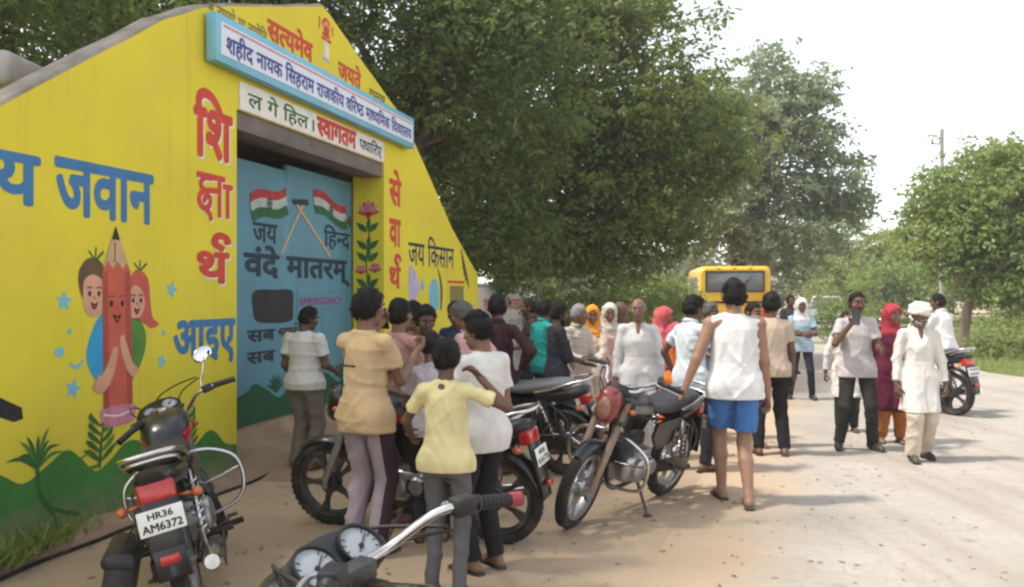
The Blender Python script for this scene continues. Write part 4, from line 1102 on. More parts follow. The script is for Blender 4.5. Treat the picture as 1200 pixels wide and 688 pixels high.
# ------------------------------------------------------------------ people: one continuous surface per body, clothes as their own surfaces
class Vol:
    def __init__(self, lo, hi, h):
        self.lo = np.array(lo, float) - h * 2; self.h = h
        self.n = (np.ceil((np.array(hi) + h * 2 - self.lo) / h)).astype(int) + 1
        self.ax = [self.lo[i] + h * np.arange(self.n[i]) for i in range(3)]
        self.D = np.full(self.n, 1.0, np.float32)
    def _sl(self, lo, hi):
        s = []
        for i in range(3):
            a = int(max(0, math.floor((lo[i] - self.lo[i]) / self.h))); b = int(min(self.n[i], math.ceil((hi[i] - self.lo[i]) / self.h) + 1))
            s.append(slice(a, max(a, b)))
        return tuple(s)
    def grid(self, s):
        return self.ax[0][s[0]][:, None, None], self.ax[1][s[1]][None, :, None], self.ax[2][s[2]][None, None, :]
    def put(self, s, d, k):
        a = self.D[s]
        if k > 0:
            h = np.maximum(k - np.abs(a - d), 0) / k
            self.D[s] = np.minimum(a, d) - h * h * k * .25
        else: self.D[s] = np.minimum(a, d)
    def cone(self, a, b, r1, r2, k=.02, flat_end=False, flat=None):
        a, b = np.array(a, float), np.array(b, float); m = max(r1, r2) + k + 3 * self.h
        s = self._sl(np.minimum(a, b) - m, np.maximum(a, b) + m); X, Y, Z = self.grid(s)
        if X.size == 0 or Y.size == 0 or Z.size == 0: return
        ba = b - a; L2 = max(ba @ ba, 1e-9)
        t = ((X - a[0]) * ba[0] + (Y - a[1]) * ba[1] + (Z - a[2]) * ba[2]) / L2
        tc = np.clip(t, 0, 1)
        if flat is None:
            d = np.sqrt((X - a[0] - tc * ba[0]) ** 2 + (Y - a[1] - tc * ba[1]) ** 2 + (Z - a[2] - tc * ba[2]) ** 2)
        else:                                      # flattened in y (front to back)
            d = np.sqrt((X - a[0] - tc * ba[0]) ** 2 + ((Y - a[1] - tc * ba[1]) / flat) ** 2 + (Z - a[2] - tc * ba[2]) ** 2)
        d = d - (r1 + (r2 - r1) * tc)
        if flat_end: d = np.maximum(d, (t - 1) * math.sqrt(L2))
        self.put(s, d, k)
    def ell(self, c, r, k=.01, sub=False, rot=None):
        c, r = np.array(c, float), np.array(r, float); m = max(r) + k + 3 * self.h if rot is not None else r + k + 3 * self.h
        s = self._sl(c - m, c + m); X, Y, Z = self.grid(s)
        if X.size == 0 or Y.size == 0 or Z.size == 0: return
        X, Y, Z = X - c[0], Y - c[1], Z - c[2]
        if rot is not None:
            X, Y, Z = (rot[0][0] * X + rot[1][0] * Y + rot[2][0] * Z, rot[0][1] * X + rot[1][1] * Y + rot[2][1] * Z, rot[0][2] * X + rot[1][2] * Y + rot[2][2] * Z)
        q = np.sqrt((X / r[0]) ** 2 + (Y / r[1]) ** 2 + (Z / r[2]) ** 2)
        q2 = np.sqrt((X / r[0] ** 2) ** 2 + (Y / r[1] ** 2) ** 2 + (Z / r[2] ** 2) ** 2)
        d = q * (q - 1) / np.maximum(q2, 1e-6)
        if sub:
            a = self.D[s]; h = np.maximum(k - np.abs(-a - d), 0) / max(k, 1e-6)
            self.D[s] = np.maximum(a, -d) + h * h * k * .25
        else: self.put(s, d, k)
    def loft(self, F, secs, k=.02, p=2.0):
        """secs rows (z, cx, cy, rx, ry) in frame F = (origin, R 3x3 columns)"""
        o, Rm = F; secs = sorted(secs); S = np.array(secs)
        zs = S[:, 0]; m = S[:, 3:].max() + np.abs(S[:, 1:3]).max() + k + 3 * self.h
        a = o + Rm @ np.array([0, 0, zs[0]]); b = o + Rm @ np.array([0, 0, zs[-1]])
        s = self._sl(np.minimum(a, b) - m, np.maximum(a, b) + m); X, Y, Z = self.grid(s)
        if X.size == 0 or Y.size == 0 or Z.size == 0: return
        X, Y, Z = X - o[0], Y - o[1], Z - o[2]
        x = Rm[0, 0] * X + Rm[1, 0] * Y + Rm[2, 0] * Z; y = Rm[0, 1] * X + Rm[1, 1] * Y + Rm[2, 1] * Z; z = Rm[0, 2] * X + Rm[1, 2] * Y + Rm[2, 2] * Z
        cx, cy, rx, ry = (np.interp(z, zs, S[:, i]) for i in (1, 2, 3, 4))
        q = ((np.abs(x - cx) / rx) ** p + (np.abs(y - cy) / ry) ** p) ** (1 / p)
        d = (q - 1) * np.minimum(rx, ry)
        d = np.maximum(d, np.maximum(zs[0] - z, z - zs[-1]))
        self.put(s, d, k)
    def cut(self, c, nrm):
        X, Y, Z = self.grid((slice(None),) * 3)
        self.D = np.maximum(self.D, ((X - c[0]) * nrm[0] + (Y - c[1]) * nrm[1] + (Z - c[2]) * nrm[2]).astype(np.float32))
    def wrinkle(self, amp, seed, f=1.0):
        """soft swells with creases between them"""
        rs = np.random.RandomState(seed); X, Y, Z = self.grid((slice(None),) * 3); w_ = 0
        for i in range(6):
            k = rs.normal(size=3); k[2] *= (.25, .9, 1.3)[i % 3]; k = k / np.linalg.norm(k) * rs.uniform(24, 60) * f
            q = rs.normal(size=3) * 9; q2 = rs.normal(size=3) * 7
            ph = k[0] * X + k[1] * Y + k[2] * Z + 1.6 * np.sin(q[0] * X + q[1] * Y + q[2] * Z + rs.uniform(0, 6)) + rs.uniform(0, 6)
            mk = np.clip(.15 + 1.0 * np.sin(q2[0] * X + q2[1] * Y + q2[2] * Z + rs.uniform(0, 6)), 0, 1)
            w_ = w_ - mk * ((1 - np.abs(np.sin(ph * .5))) ** 2.6 - .2)
        self.D = self.D + (amp * w_).astype(np.float32)
    def rough(self, amp, seed, f=70):
        rs = np.random.RandomState(seed); X, Y, Z = self.grid((slice(None),) * 3); w_ = 0
        for i in range(6):
            k = rs.normal(size=3) * f; w_ = w_ + np.sin(k[0] * X + k[1] * Y + k[2] * Z + rs.uniform(0, 6))
        self.D = self.D + (amp * w_ / 2.4).astype(np.float32)
    def mesh(self):
        D = self.D; D[0] = D[-1] = 1; D[:, 0] = D[:, -1] = 1; D[:, :, 0] = D[:, :, -1] = 1
        ins = D < 0
        c = np.zeros(np.array(D.shape) - 1, np.int8)
        offs = [(i, j, k) for i in (0, 1) for j in (0, 1) for k in (0, 1)]
        nx, ny, nz = c.shape
        for i, j, k in offs: c += ins[i:i + nx, j:j + ny, k:k + nz]
        cell = np.argwhere((c > 0) & (c < 8))
        if len(cell) == 0: return np.zeros((0, 3)), np.zeros((0, 4), int)
        idx = np.full(c.shape, -1, np.int64); idx[tuple(cell.T)] = np.arange(len(cell))
        val = {o: D[cell[:, 0] + o[0], cell[:, 1] + o[1], cell[:, 2] + o[2]] for o in offs}
        acc = np.zeros((len(cell), 3)); cnt = np.zeros(len(cell))
        for a in offs:
            for ax in range(3):
                if a[ax]: continue
                b = list(a); b[ax] = 1; b = tuple(b)
                va, vb = val[a], val[b]; mk = (va < 0) != (vb < 0)
                t = np.where(mk, va / np.where(va - vb == 0, 1, va - vb), 0)
                pt = np.array(a, float)[None] + np.zeros((len(cell), 3)); pt[:, ax] = t
                acc[mk] += pt[mk]; cnt[mk] += 1
        V = self.lo + (cell + acc / cnt[:, None]) * self.h
        Fs = []
        for ax in range(3):
            u, v = [(1, 2), (2, 0), (0, 1)][ax]
            sl0 = [slice(1, -1)] * 3; sl0[ax] = slice(0, -1); sl1 = list(sl0); sl1[ax] = slice(1, None)
            A, B = ins[tuple(sl0)], ins[tuple(sl1)]
            for flip, mk in ((False, A & ~B), (True, ~A & B)):
                e = np.argwhere(mk) + np.array([0 if i == ax else 1 for i in range(3)])
                if len(e) == 0: continue
                du = np.zeros(3, int); du[u] = 1; dv = np.zeros(3, int); dv[v] = 1
                q = [idx[tuple((e - du - dv).T)], idx[tuple((e - dv).T)], idx[tuple(e.T)], idx[tuple((e - du).T)]]
                if flip: q = q[::-1]
                Fs.append(np.stack(q, 1))
        return V, np.concatenate(Fs)

def v3(*a): return np.array(a, float)
def nrm(a): return np.array(a, float) / np.linalg.norm(a)
def rotm(yaw=0, pitch=0, roll=0):
    """pitch forward about x, roll to the right about y, yaw left about z"""
    return np.array((Matrix.Rotation(R(yaw), 3, 'Z') @ Matrix.Rotation(R(-pitch), 3, 'X') @ Matrix.Rotation(R(roll), 3, 'Y')))

def hand_mesh(wrist, d, n, side, size=1.0, curl=35, thumb=40):
    """palm and five fingers; d = direction of the hand, n = the way the palm faces, side = +1 right"""
    b = MB(); d = Vector(d).normalized(); n = Vector(n); n = (n - d * n.dot(d)).normalized(); s = d.cross(n).normalized() * side
    wv = Vector(wrist); k = size
    rings = []
    for t, hw, ht in ((-.02, .024, .019), (.012, .029, .017), (.045, .038, .015), (.075, .041, .013), (.09, .038, .011)):
        rings.append([wv + d * t * k + s * math.cos(a) * hw * k + n * math.sin(a) * ht * k for a in [2 * math.pi * i / 10 for i in range(10)]])
    b.loft(rings)
    for i, (off, L) in enumerate(((-.030, .062), (-.010, .072), (.010, .078), (.030, .070))):
        off = -off; p = wv + d * (.08 * k) + s * off * k; pts = [p]; rr = [.0098 * k]
        ang = 0; c_ = curl * (1 + .12 * (3 - i) * .5)
        for j, f in enumerate((.45, .32, .26)):
            ang += R(c_) * (.6, 1, .8)[j]
            dirv = d * math.cos(ang) + n * math.sin(ang) + s * off * 1.5
            p = p + dirv.normalized() * L * f * k; pts.append(p); rr.append((.0092, .0085, .0065)[j] * k)
        b.tube(pts, rr, 6)
    t0 = wv + d * .022 * k + s * .026 * k
    td = (d * .75 + s * .75 + n * .35).normalized(); t1 = t0 + td * .045 * k
    td2 = (d * 1.0 + s * .25 + n * (.2 + thumb / 90)).normalized(); t2 = t1 + td2 * .032 * k; t3 = t2 + (td2 + n * .3).normalized() * .024 * k
    b.tube([t0, t1, t2, t3], [.014 * k, .0115 * k, .0098 * k, .007 * k], 7)
    return b

SKIN = {'d': (0.115, 0.060, 0.038), 'm': (0.19, 0.10, 0.062), 'l': (0.27, 0.145, 0.092)}
M['hair'] = P('hair', (0.007, 0.006, 0.0055), rough=0.6, var=0.4, vs_=40, bump=0.5, bs=90, spec=0.18)
M['hair_grey'] = P('hair_grey', (0.22, 0.21, 0.20), rough=0.6, var=0.3, vs_=40, bump=0.8, bs=60)
M['hair_pepper'] = P('hair_pepper', (0.08, 0.075, 0.07), rough=0.6, var=0.4, vs_=40, bump=0.8, bs=60)
M['sole'] = P('sole', (0.05, 0.035, 0.025), rough=0.8, var=0.3, dirt=(.25, .18, .12), dirt_amt=.4)
M['shoe_black'] = P('shoe_black', (0.02, 0.018, 0.017), rough=0.5, var=0.3, dirt=(.25, .18, .12), dirt_amt=.4)
M['shoe_brown'] = P('shoe_brown', (0.10, 0.05, 0.03), rough=0.6, var=0.3, dirt=(.25, .18, .12), dirt_amt=.4)
M['shoe_white'] = P('shoe_white', (0.55, 0.53, 0.5), rough=0.6, var=0.2, dirt=(.3, .23, .16), dirt_amt=.4)
M['eye_white'] = P('eye_white', (0.5, 0.47, 0.44), rough=0.25, var=0.05)
M['eye_dark'] = P('eye_dark', (0.015, 0.01, 0.008), rough=0.15, var=0.1)
M['lip'] = P('lip', (0.13, 0.05, 0.04), rough=0.5, var=0.15)
M['phone'] = P('phone', (0.015, 0.015, 0.02), rough=0.2, coat=.5, var=0.2)

HANG = ((.16, -.02, -1), (.10, .22, -1))
_pc = [0]
def person(label, x, y, face, H=1.66, sk='m', top=None, bottom=None, shoes='sandal', la=HANG, ra=HANG, feet=((-.10, 0), (.10, 0)), lean=(0, 0), head=(0, 0), hair='short', beard=None, wrap=None, build=.93, held=None, res=.0105, group='people gathered outside the gate', z0=0, hands=True, sitz=None, detail=True, hs=1.0, curl=(35, 35), knees=None):
    _pc[0] += 1; seed = 100 + _pc[0]
    S = H / 1.70
    root = empty('person', (x, y, z0), (0, 0, R(face))); root.scale = (S, S, S)
    tag(root, label, 'person', group)
    smat = skin(SKIN[sk] if isinstance(sk, str) else sk)
    hipz = .90 if sitz is None else sitz / S
    # ---- skeleton
    hip = v3(0, 0, hipz)
    if sitz is None:
        mx = max(abs(f[1]) for f in feet); hip[1] = sum(f[1] for f in feet) / 2 * .8; hip[2] -= .06 * mx * mx / .1
        hip[0] = sum(f[0] for f in feet) / 2
    Rt = rotm(0, lean[0], lean[1])
    TF = (hip.copy(), Rt)
    T = lambda p: hip + Rt @ np.array(p, float)
    B = build
    shl = {s: T((s * .172 * B, -.005, .455)) for s in (-1, 1)}
    neck0 = T((0, -.01, .50)); 
    Rh = Rt @ rotm(0, -lean[0] * .6, 0) @ rotm(head[0], head[1], 0)
    neck1 = neck0 + (Rt @ v3(0, .012, .075))
    hc = neck1 + Rh @ v3(0, .022, .075 * hs + .012)
    HP = lambda p: hc + Rh @ (np.array(p, float) * hs)
    arms = {}
    for s, sp in ((-1, la), (1, ra)):
        u = nrm(v3(sp[0][0] * s, sp[0][1], sp[0][2])); f = nrm(v3(sp[1][0] * s, sp[1][1], sp[1][2]))
        e = shl[s] + Rt @ u * .285; w_ = e + Rt @ f * .245
        arms[s] = (shl[s], e, w_, Rt @ f)
    legs = {}
    for s, ft in ((-1, feet[0]), (1, feet[1])):
        hj = hip + v3(s * .088, 0, -.02); an = v3(ft[0], ft[1] - .02, .085 + (ft[2] if len(ft) > 2 else 0))
        l1, l2 = .415, .41; dv = an - hj; dd = min(np.linalg.norm(dv), l1 + l2 - .002); dv = dv / np.linalg.norm(dv); an = hj + dv * dd if sitz is None else an
        a = (l1 * l1 - l2 * l2 + dd * dd) / (2 * dd); h = math.sqrt(max(l1 * l1 - a * a, 0))
        fw = nrm(np.cross(np.cross(dv, v3(0, 1, 0)), dv)) if abs(dv[1]) < .98 else v3(0, 0, 1)
        kn = hj + dv * a + fw * h
        toe = R(ft[3]) if len(ft) > 3 else R(8 * -s)
        legs[s] = (hj, kn, an, toe)
    allp = [neck0, hc + v3(0, 0, .16), hip] + [p for a in arms.values() for p in a[:3]] + [p for l in legs.values() for p in l[:3]]
    lo = np.min(allp, 0) - v3(.2, .2, .1); hi = np.max(allp, 0) + v3(.2, .2, .06); lo[2] = max(lo[2], -.005)
    bk = bottom['kind'] if bottom else 'trousers'; tk = top['kind'] if top else 'tee'
    # ---- body
    V = Vol(lo, hi, res)
    V.loft(TF, [(-.06, 0, 0, .13 * B, .10 * B), (.03, 0, -.005, .14 * B, .10 * B), (.16, 0, 0, .125 * B, .09 * B), (.33, 0, .005, .138 * B, .10 * B), (.44, 0, -.005, .135 * B, .082 * B), (.50, 0, -.01, .072 * B, .058)], .02)
    bare = tk == 'vest'; lk = 1.0 if bk == 'shorts' else .74
    for s in (-1, 1):
        a = arms[s]
        V.cone(T((s * .05, -.01, .47)), a[0], .052 if bare else .042, .052 * B if bare else .042 * B, .03)
        V.cone(a[0], a[1], .050 * B if bare else .042 * B, .039 * B, .025); V.cone(a[1], a[2], .040 * B, .026, .015); V.cone(a[2], a[2] + a[3] * .03, .026, .026, .01)
        l = legs[s]
        V.cone(l[0], l[1], .075 * B * lk, .052 * B * lk, .03); V.cone(l[1], l[1] * .62 + l[2] * .38, .052 * B * lk, .053 * B * lk, .02); V.cone(l[1] * .62 + l[2] * .38 + v3(0, -.012 * (lk > .9), 0), l[2], .052 * B * lk, .034 * (1 if lk > .9 else .9), .02)
        fz = l[2] - v3(0, 0, .085); td = v3(-math.sin(l[3]), math.cos(l[3]), 0); ls = v3(math.cos(l[3]), math.sin(l[3]), 0)
        V.cone(l[2], fz + v3(0, 0, .045) - td * .035, .034, .032, .02)
        V.cone(fz + v3(0, 0, .05), fz + v3(0, 0, .032) + td * .13, .036, .027, .02)
        V.cone(fz + v3(0, 0, .030) + td * .10 + ls * s * .018, fz + v3(0, 0, .022) + td * .165 - ls * s * .01, .026, .018, .015)
        V.cone(fz + v3(0, 0, .028) + td * .11 - ls * s * .02, fz + v3(0, 0, .022) + td * .185 - ls * s * .02, .02, .016, .012)
        V.cone(fz + v3(0, 0, .03) - td * .03, fz + v3(0, 0, .03) - td * .045, .028, .026, .02)
    V.cone(neck0 - Rt @ v3(0, 0, .02), neck1 + Rh @ v3(0, 0, .02), .056 * (.6 + .4 * B), .050, .03)
    V.ell(HP((0, -.005, .025)), v3(.074, .093, .092) * hs, .02, rot=Rh)
    V.ell(HP((0, .028, -.05)), v3(.056, .062, .062) * hs, .03, rot=Rh)
    if detail:
        V.cone(HP((0, .088, .012)), HP((0, .103, -.026)), .008 * hs, .0135 * hs, .014)
        V.cone(HP((-.03, .075, .032)), HP((.03, .075, .032)), .013 * hs, .013 * hs, .014)
        V.cone(HP((-.016, .086, -.062)), HP((.016, .086, -.062)), .009 * hs, .009 * hs, .008)
        V.cone(HP((0, .07, -.098)), HP((0, .075, -.09)), .018 * hs, .016 * hs, .02)
        for s in (-1, 1):
            V.ell(HP((s * .032, .088, .010)), v3(.016, .012, .010) * hs, .012, sub=True, rot=Rh)
            V.ell(HP((s * .077, -.008, -.008)), v3(.011, .024, .032) * hs, .008, rot=Rh)
            V.ell(HP((s * .045, .062, -.02)), v3(.022, .02, .018) * hs, .02, rot=Rh)
    Vb, Fb = V.mesh()
    extra, nb = [Vb], len(Vb); FF = [Fb]
    if hands:
        for i, s in enumerate((-1, 1)):
            a = arms[s]; palm = -s * (Rt @ v3(1, 0, 0)) * .8 + Rt @ v3(0, -.25 if a[3][2] < -.5 else .3, 0)
            if a[3][2] > .3: palm = nrm(HP((0, 0, 0)) - a[2])
            hm = hand_mesh(a[2] + a[3] * .02, a[3], palm, s, 1.0 if H > 1.4 else .95, curl[i])
            # quads only for the shared builder: fan any n-gon cap
            hv = np.array([list(v) for v in hm.v]); hf = []
            for f in hm.f:
                if len(f) == 4: hf.append(f)
                elif len(f) > 4:
                    for q in range(1, len(f) - 2, 2): hf.append([f[0], f[q], f[q + 1], f[q + 2]])
                    if len(f) % 2: hf.append([f[0], f[-2], f[-1], f[-1]])
            hf = [f for f in hf if len(set(f)) == 4]
            extra.append(hv); FF.append(np.array(hf) + nb); nb += len(hv)
    body = arrmesh('body', np.concatenate(extra), np.concatenate(FF), smat, root)
    # ---- face
    if detail and wrap != 'ghoonghat':
        for s in (-1, 1):
            b = MB(); b.ellipsoid((0, 0, 0), (.0115 * hs, .009 * hs, .0062 * hs), 10, 8, Matrix.Translation(HP((s * .032, .081, .010))) @ Matrix(Rh.tolist()).to_4x4())
            ey = b.build('eye', M['eye_white'], root, 180, fix=False)
            b = MB(); b.ellipsoid((0, 0, 0), (.0062 * hs, .004 * hs, .0058 * hs), 8, 6, Matrix.Translation(HP((s * .032, .0885, .010))) @ Matrix(Rh.tolist()).to_4x4())
            b.build('iris', M['eye_dark'], ey, 180, fix=False)
            b = MB(); b.curve([HP((s * .014, .094, .030)), HP((s * .032, .096, .038)), HP((s * .05, .082, .034))], [.004 * hs, .005 * hs, .003 * hs], 6, 4)
            b.build('eyebrow', M['hair_grey'] if hair in ('grey', 'bald') else M['hair'], root, 180)
        b = MB(); b.curve([HP((-.022, .088, -.063)), HP((-.008, .0955, -.060)), HP((.008, .0955, -.060)), HP((.022, .088, -.063))], [.003 * hs, .0045 * hs, .0045 * hs, .003 * hs], 6, 4)
        b.build('mouth', M['lip'], root, 180)
    # ---- hair
    if hair and hair != 'none':
        V = Vol(hc - .19 * hs, hc + .19 * hs, min(res, .009))
        tk_ = {'short': .009, 'thick': .014, 'afro': .022, 'crop': .006, 'grey': .010, 'bald': .003, 'pepper': .014}[hair]
        V.ell(HP((0, -.008, .028)), v3(.076 + tk_ * .75, .094 + tk_ * .75, .094 + tk_) * hs, .0, rot=Rh)
        V.ell(HP((0, -.02, -.01)), v3(.077 + tk_ * .5, .085 + tk_ * .5, .075) * hs, .02, rot=Rh)
        V.rough(.0055 if hair in ('thick', 'afro') else .003, seed, 48); V.rough(.003, seed + 7, 130)
        X, Y, Z = V.grid((slice(None),) * 3); X, Y, Z = X - hc[0], Y - hc[1], Z - hc[2]
        yy = (Rh[0, 1] * X + Rh[1, 1] * Y + Rh[2, 1] * Z) / hs; zz = (Rh[0, 2] * X + Rh[1, 2] * Y + Rh[2, 2] * Z) / hs; xx = (Rh[0, 0] * X + Rh[1, 0] * Y + Rh[2, 0] * Z) / hs
        line = np.interp(yy, [-.12, -.06, -.01, .02, .05, .075, .12], [-.088, -.082, -.05, -.02, .045, .068, .075] if hair != 'bald' else [-.05, -.04, -.01, .02, .2, .2, .2])
        V.D = V.D + (np.clip((line + .04 - zz) / .04, 0, 1.4) * (tk_ + .004) * .8 * np.clip((yy + .03) / .05, .12, 1)).astype(np.float32)
        V.D = np.maximum(V.D, (line - zz) * .7)
        if hair == 'bald': V.D = np.maximum(V.D, (zz - .055) * .7)
        Vh, Fh = V.mesh()
        if len(Fh) and hair != 'bald' and detail:      # locks that break the outline
            rs = np.random.RandomState(seed + 9); k = {'short': 500, 'crop': 300, 'grey': 400}.get(hair, 800)
            i = rs.randint(0, len(Vh), k); p0 = Vh[i]; n_ = p0 - hc; n_ /= np.linalg.norm(n_, axis=1, keepdims=True)
            dn = np.cross(n_, rs.normal(size=(k, 3))); dn /= np.maximum(np.linalg.norm(dn, axis=1, keepdims=True), 1e-6); dn[:, 2] -= .5
            dr = n_ * rs.uniform(.15, .75, (k, 1)) + dn * .8; dr /= np.linalg.norm(dr, axis=1, keepdims=True)
            L_ = rs.uniform(.012, .026, (k, 1)) * (1.0 if hair in ('short', 'grey', 'pepper') else 1.35); sw = np.cross(dr, n_); sw /= np.maximum(np.linalg.norm(sw, axis=1, keepdims=True), 1e-6); sw *= .0028
            p0 = p0 - n_ * .004; q_ = np.stack([p0 - sw, p0 + sw, p0 + dr * L_ * .6 + sw * .8 - n_ * .0, p0 + dr * L_ - n_ * L_ * .18], 1).reshape(-1, 3)
            Fh = np.concatenate([Fh, np.arange(k * 4).reshape(k, 4) + len(Vh)]); Vh = np.concatenate([Vh, q_])
        if len(Fh): arrmesh('hair', Vh, Fh, M[{'grey': 'hair_grey', 'bald': 'hair_grey', 'pepper': 'hair_pepper'}.get(hair, 'hair')], root)
    if beard:
        hm = M['hair_grey'] if 'grey' in beard else M['hair']
        b = MB(); b.curve([HP((-.034, .078, -.055)), HP((-.012, .096, -.046)), HP((.012, .096, -.046)), HP((.034, .078, -.055))], [.003, .0075, .0075, .003], 7, 4)
        b.build('moustache', hm, root, 180)
        if 'full' in beard:
            V = Vol(hc - .17 * hs, hc + .13 * hs, min(res, .009))
            V.ell(HP((0, .03, -.062)), v3(.062, .067, .062) * hs, 0, rot=Rh); V.rough(.004, seed + 3, 80)
            X, Y, Z = V.grid((slice(None),) * 3); X, Y, Z = X - hc[0], Y - hc[1], Z - hc[2]
            yy = Rh[0, 1] * X + Rh[1, 1] * Y + Rh[2, 1] * Z; zz = Rh[0, 2] * X + Rh[1, 2] * Y + Rh[2, 2] * Z
            V.D = np.maximum(V.D, zz - np.interp(yy, [-.02, .02, .06, .1], [-.0, -.035, -.068, -.07]))
            Vh, Fh = V.mesh()
            if len(Fh): arrmesh('beard', Vh, Fh, hm, root)
    # ---- lower clothes
    kn_z = .5
    if bk in ('trousers', 'pyjama', 'jeans', 'shorts', 'salwar'):
        m_ = cloth(bottom['col']); V = Vol(lo, (hi[0], hi[1], max(hip[2] + .2, kn_z)), res)
        w1, w2, w3 = {'trousers': (.098, .076, .064), 'jeans': (.092, .066, .054), 'pyjama': (.105, .09, .085), 'shorts': (.094, .086, .0), 'salwar': (.115, .105, .06)}[bk]
        V.loft(TF, [(-.10, 0, 0, .13 * B, .10 * B), (.0, 0, -.005, .168 * B, .122 * B), (.06, 0, -.004, .165 * B, .118 * B), (.12, 0, 0, .15 * B, .108 * B)], .02)
        for s in (-1, 1):
            l = legs[s]
            if bk == 'shorts':
                e = l[0] * .22 + l[1] * .78
                V.cone(l[0], e, w1 * B, w2 * B, .03, True)
            else:
                e = l[1] * .03 + l[2] * .97 - v3(0, 0, .02)
                V.cone(l[0], l[1], w1 * B, w2 * B, .03); V.cone(l[1], e, w2 * B, w3 * B, .02, True)
        V.wrinkle(.008, seed, 1.0)
        Vc, Fc = V.mesh(); tr = arrmesh({'jeans': 'jeans', 'shorts': 'shorts', 'pyjama': 'pyjama', 'salwar': 'salwar'}.get(bk, 'trousers'), Vc, Fc, m_, root)
        if bottom.get('stripe') is not None:
            for s in (1,):
                l = legs[s]; V = Vol(lo, (hi[0], hi[1], hip[2] + .1), res)
                sh = v3(.055, -.01, 0)
                V.cone(l[0] + sh, l[1] + sh * .75, .062, .05, .0); V.cone(l[1] + sh * .75, l[2] + sh * .55 - v3(0, 0, .02), .05, .045, .01, True)
                V.wrinkle(.005, seed); Vc, Fc = V.mesh(); arrmesh('side_panel', Vc, Fc, cloth(bottom['stripe']), tr)
    # ---- upper clothes
    m_ = cloth(top['col']); long_ = top.get('sleeve', 'short'); fit = top.get('fit', 1.0)
    hem = {'tee': -.06, 'shirt': -.09, 'vest': -.05, 'kurta': -.40, 'dress': -.46, 'apron': -.40}[tk] if top.get('hem') is None else top['hem']
    V = Vol((lo[0], lo[1], max(lo[2], hip[2] + hem - .12)), hi, res)
    q = B * fit
    secs = [(.02, 0, -.003, .172 * q, .130 * q), (.16, 0, .003, .163 * q, .120 * q), (.33, 0, .008, .164 * q, .122 * q), (.42, 0, -.003, .150 * q, .104 * q), (.475, 0, -.008, .105 * q, .078 * q), (.525, 0, -.01, .068, .06)]
    if tk in ('kurta', 'dress', 'apron'):
        spread = max(abs(legs[1][1][1] - legs[-1][1][1]) * .5, 0)
        fl = 1.25 if tk == 'dress' else 1.1
        secs = [(hem, 0, .01 + hip[1] * 0, .19 * q * fl, (.135 + spread) * q * fl), (hem * .5, 0, .005, .18 * q * fl ** .5, (.128 + spread * .5) * q * fl ** .5), (-.02, 0, 0, .172 * q, .128 * q)] + secs
    else: secs = [(hem, 0, 0, .172 * q, .13 * q)] + secs
    V.loft(TF, secs, .02)
    for s in (-1, 1):
        a = arms[s]
        if tk == 'vest':
            V.cone(T((s * .08, -.008, .46)), T((s * .155 * B, -.006, .465)), .055, .05, .03); continue
        V.cone(T((s * .06, -.01, .472)), a[0] - Rt @ v3(0, 0, .008), .050, .050 * B, .03)
        if long_ == 'long':
            V.cone(a[0], a[1], .057 * B, .056 * B, .03); V.cone(a[1], a[1] * .08 + a[2] * .92, .054 * B, .043 * B, .02, True)
        elif long_ == 'half': V.cone(a[0], a[1] * .92 + a[2] * .08, .066 * B, .062 * B, .03); 
        else: V.cone(a[0], a[0] * .38 + a[1] * .62, .053 * B, .066 * B, .03, True)
    if bk != 'none' and hem < .05:                   # the cloth clears what is worn below it
        V.loft(TF, [(-.14, 0, 0, .15 * B, .125 * B), (.0, 0, -.005, .186 * B, .142 * B), (.06, 0, -.004, .180 * B, .134 * B), (.14, 0, 0, .155 * B, .115 * B)], .03)
        for s in (-1, 1):
            l = legs[s]; ck = 1.22 if bk == 'salwar' else 1.0; V.cone(l[0], l[1], .122 * B * ck, .112 * B * ck, .05)
    V.wrinkle(.0085 * top.get('wr', 1.0), seed + 50, 1.0)
    if tk == 'vest':                                # arm holes
        for s in (-1, 1):
            V.ell(T((s * .232 * B, 0, .40)), v3(.07, .12, .12), .015, sub=True)
    V.ell(neck1 + Rt @ v3(0, .012, -.005), v3(.062, .066, .062), .012, sub=True)
    if top.get('vneck'): V.ell(neck0 + Rt @ v3(0, .085, -.015), v3(.022, .05, .085), .01, sub=True)
    if tk in ('kurta', 'dress') or hem > -.8: V.cut(T((0, 0, hem)), -(Rt @ v3(0, 0, 1)))
    Vc, Fc = V.mesh(); nm = {'tee': 't_shirt', 'shirt': 'shirt', 'vest': 'sleeveless_shirt', 'kurta': 'kurta', 'dress': 'dress', 'apron': 'kurta'}[tk]
    up = arrmesh(nm, Vc, Fc, m_, root)
    if top.get('collar') or tk == 'shirt':
        b = MB(); pts = [neck0 + Rt @ v3(.062 * math.cos(t), .012 + .062 * math.sin(t), .035 - .012 * math.sin(t)) for t in np.linspace(R(110), R(430), 14)]
        b.tube(pts, .014, 6, flat=1.6); b.build('collar', m_, up, 180)
    if top.get('print') is not None:                # dark print across chest side
        for (pc, px, pz, pw, ph) in top['print']:
            V = Vol(T((px - pw, -.2, pz - ph)) - .06, T((px + pw, .2, pz + ph)) + .06, res)
            V.loft((TF[0], TF[1]), [(z_, c1, c2, r1 + .003, r2 + .003) for z_, c1, c2, r1, r2 in secs], 0)
            V.wrinkle(.0085, seed + 50, 1.0); 
            Xg = Rt.T
            for sgn, ax in ((1, 0), (-1, 0)): V.cut(T((px + sgn * pw, 0, pz)), sgn * (Rt @ v3(1, 0, 0)))
            for sgn in (1, -1): V.cut(T((px, 0, pz + sgn * ph)), sgn * (Rt @ v3(0, 0, 1)))
            V.cut(T((0, 0 if px < 9 else 0, 0)), Rt @ v3(0, 1, 0))
            Vc, Fc = V.mesh()
            if len(Fc): arrmesh('print', Vc, Fc, cloth(pc), up)
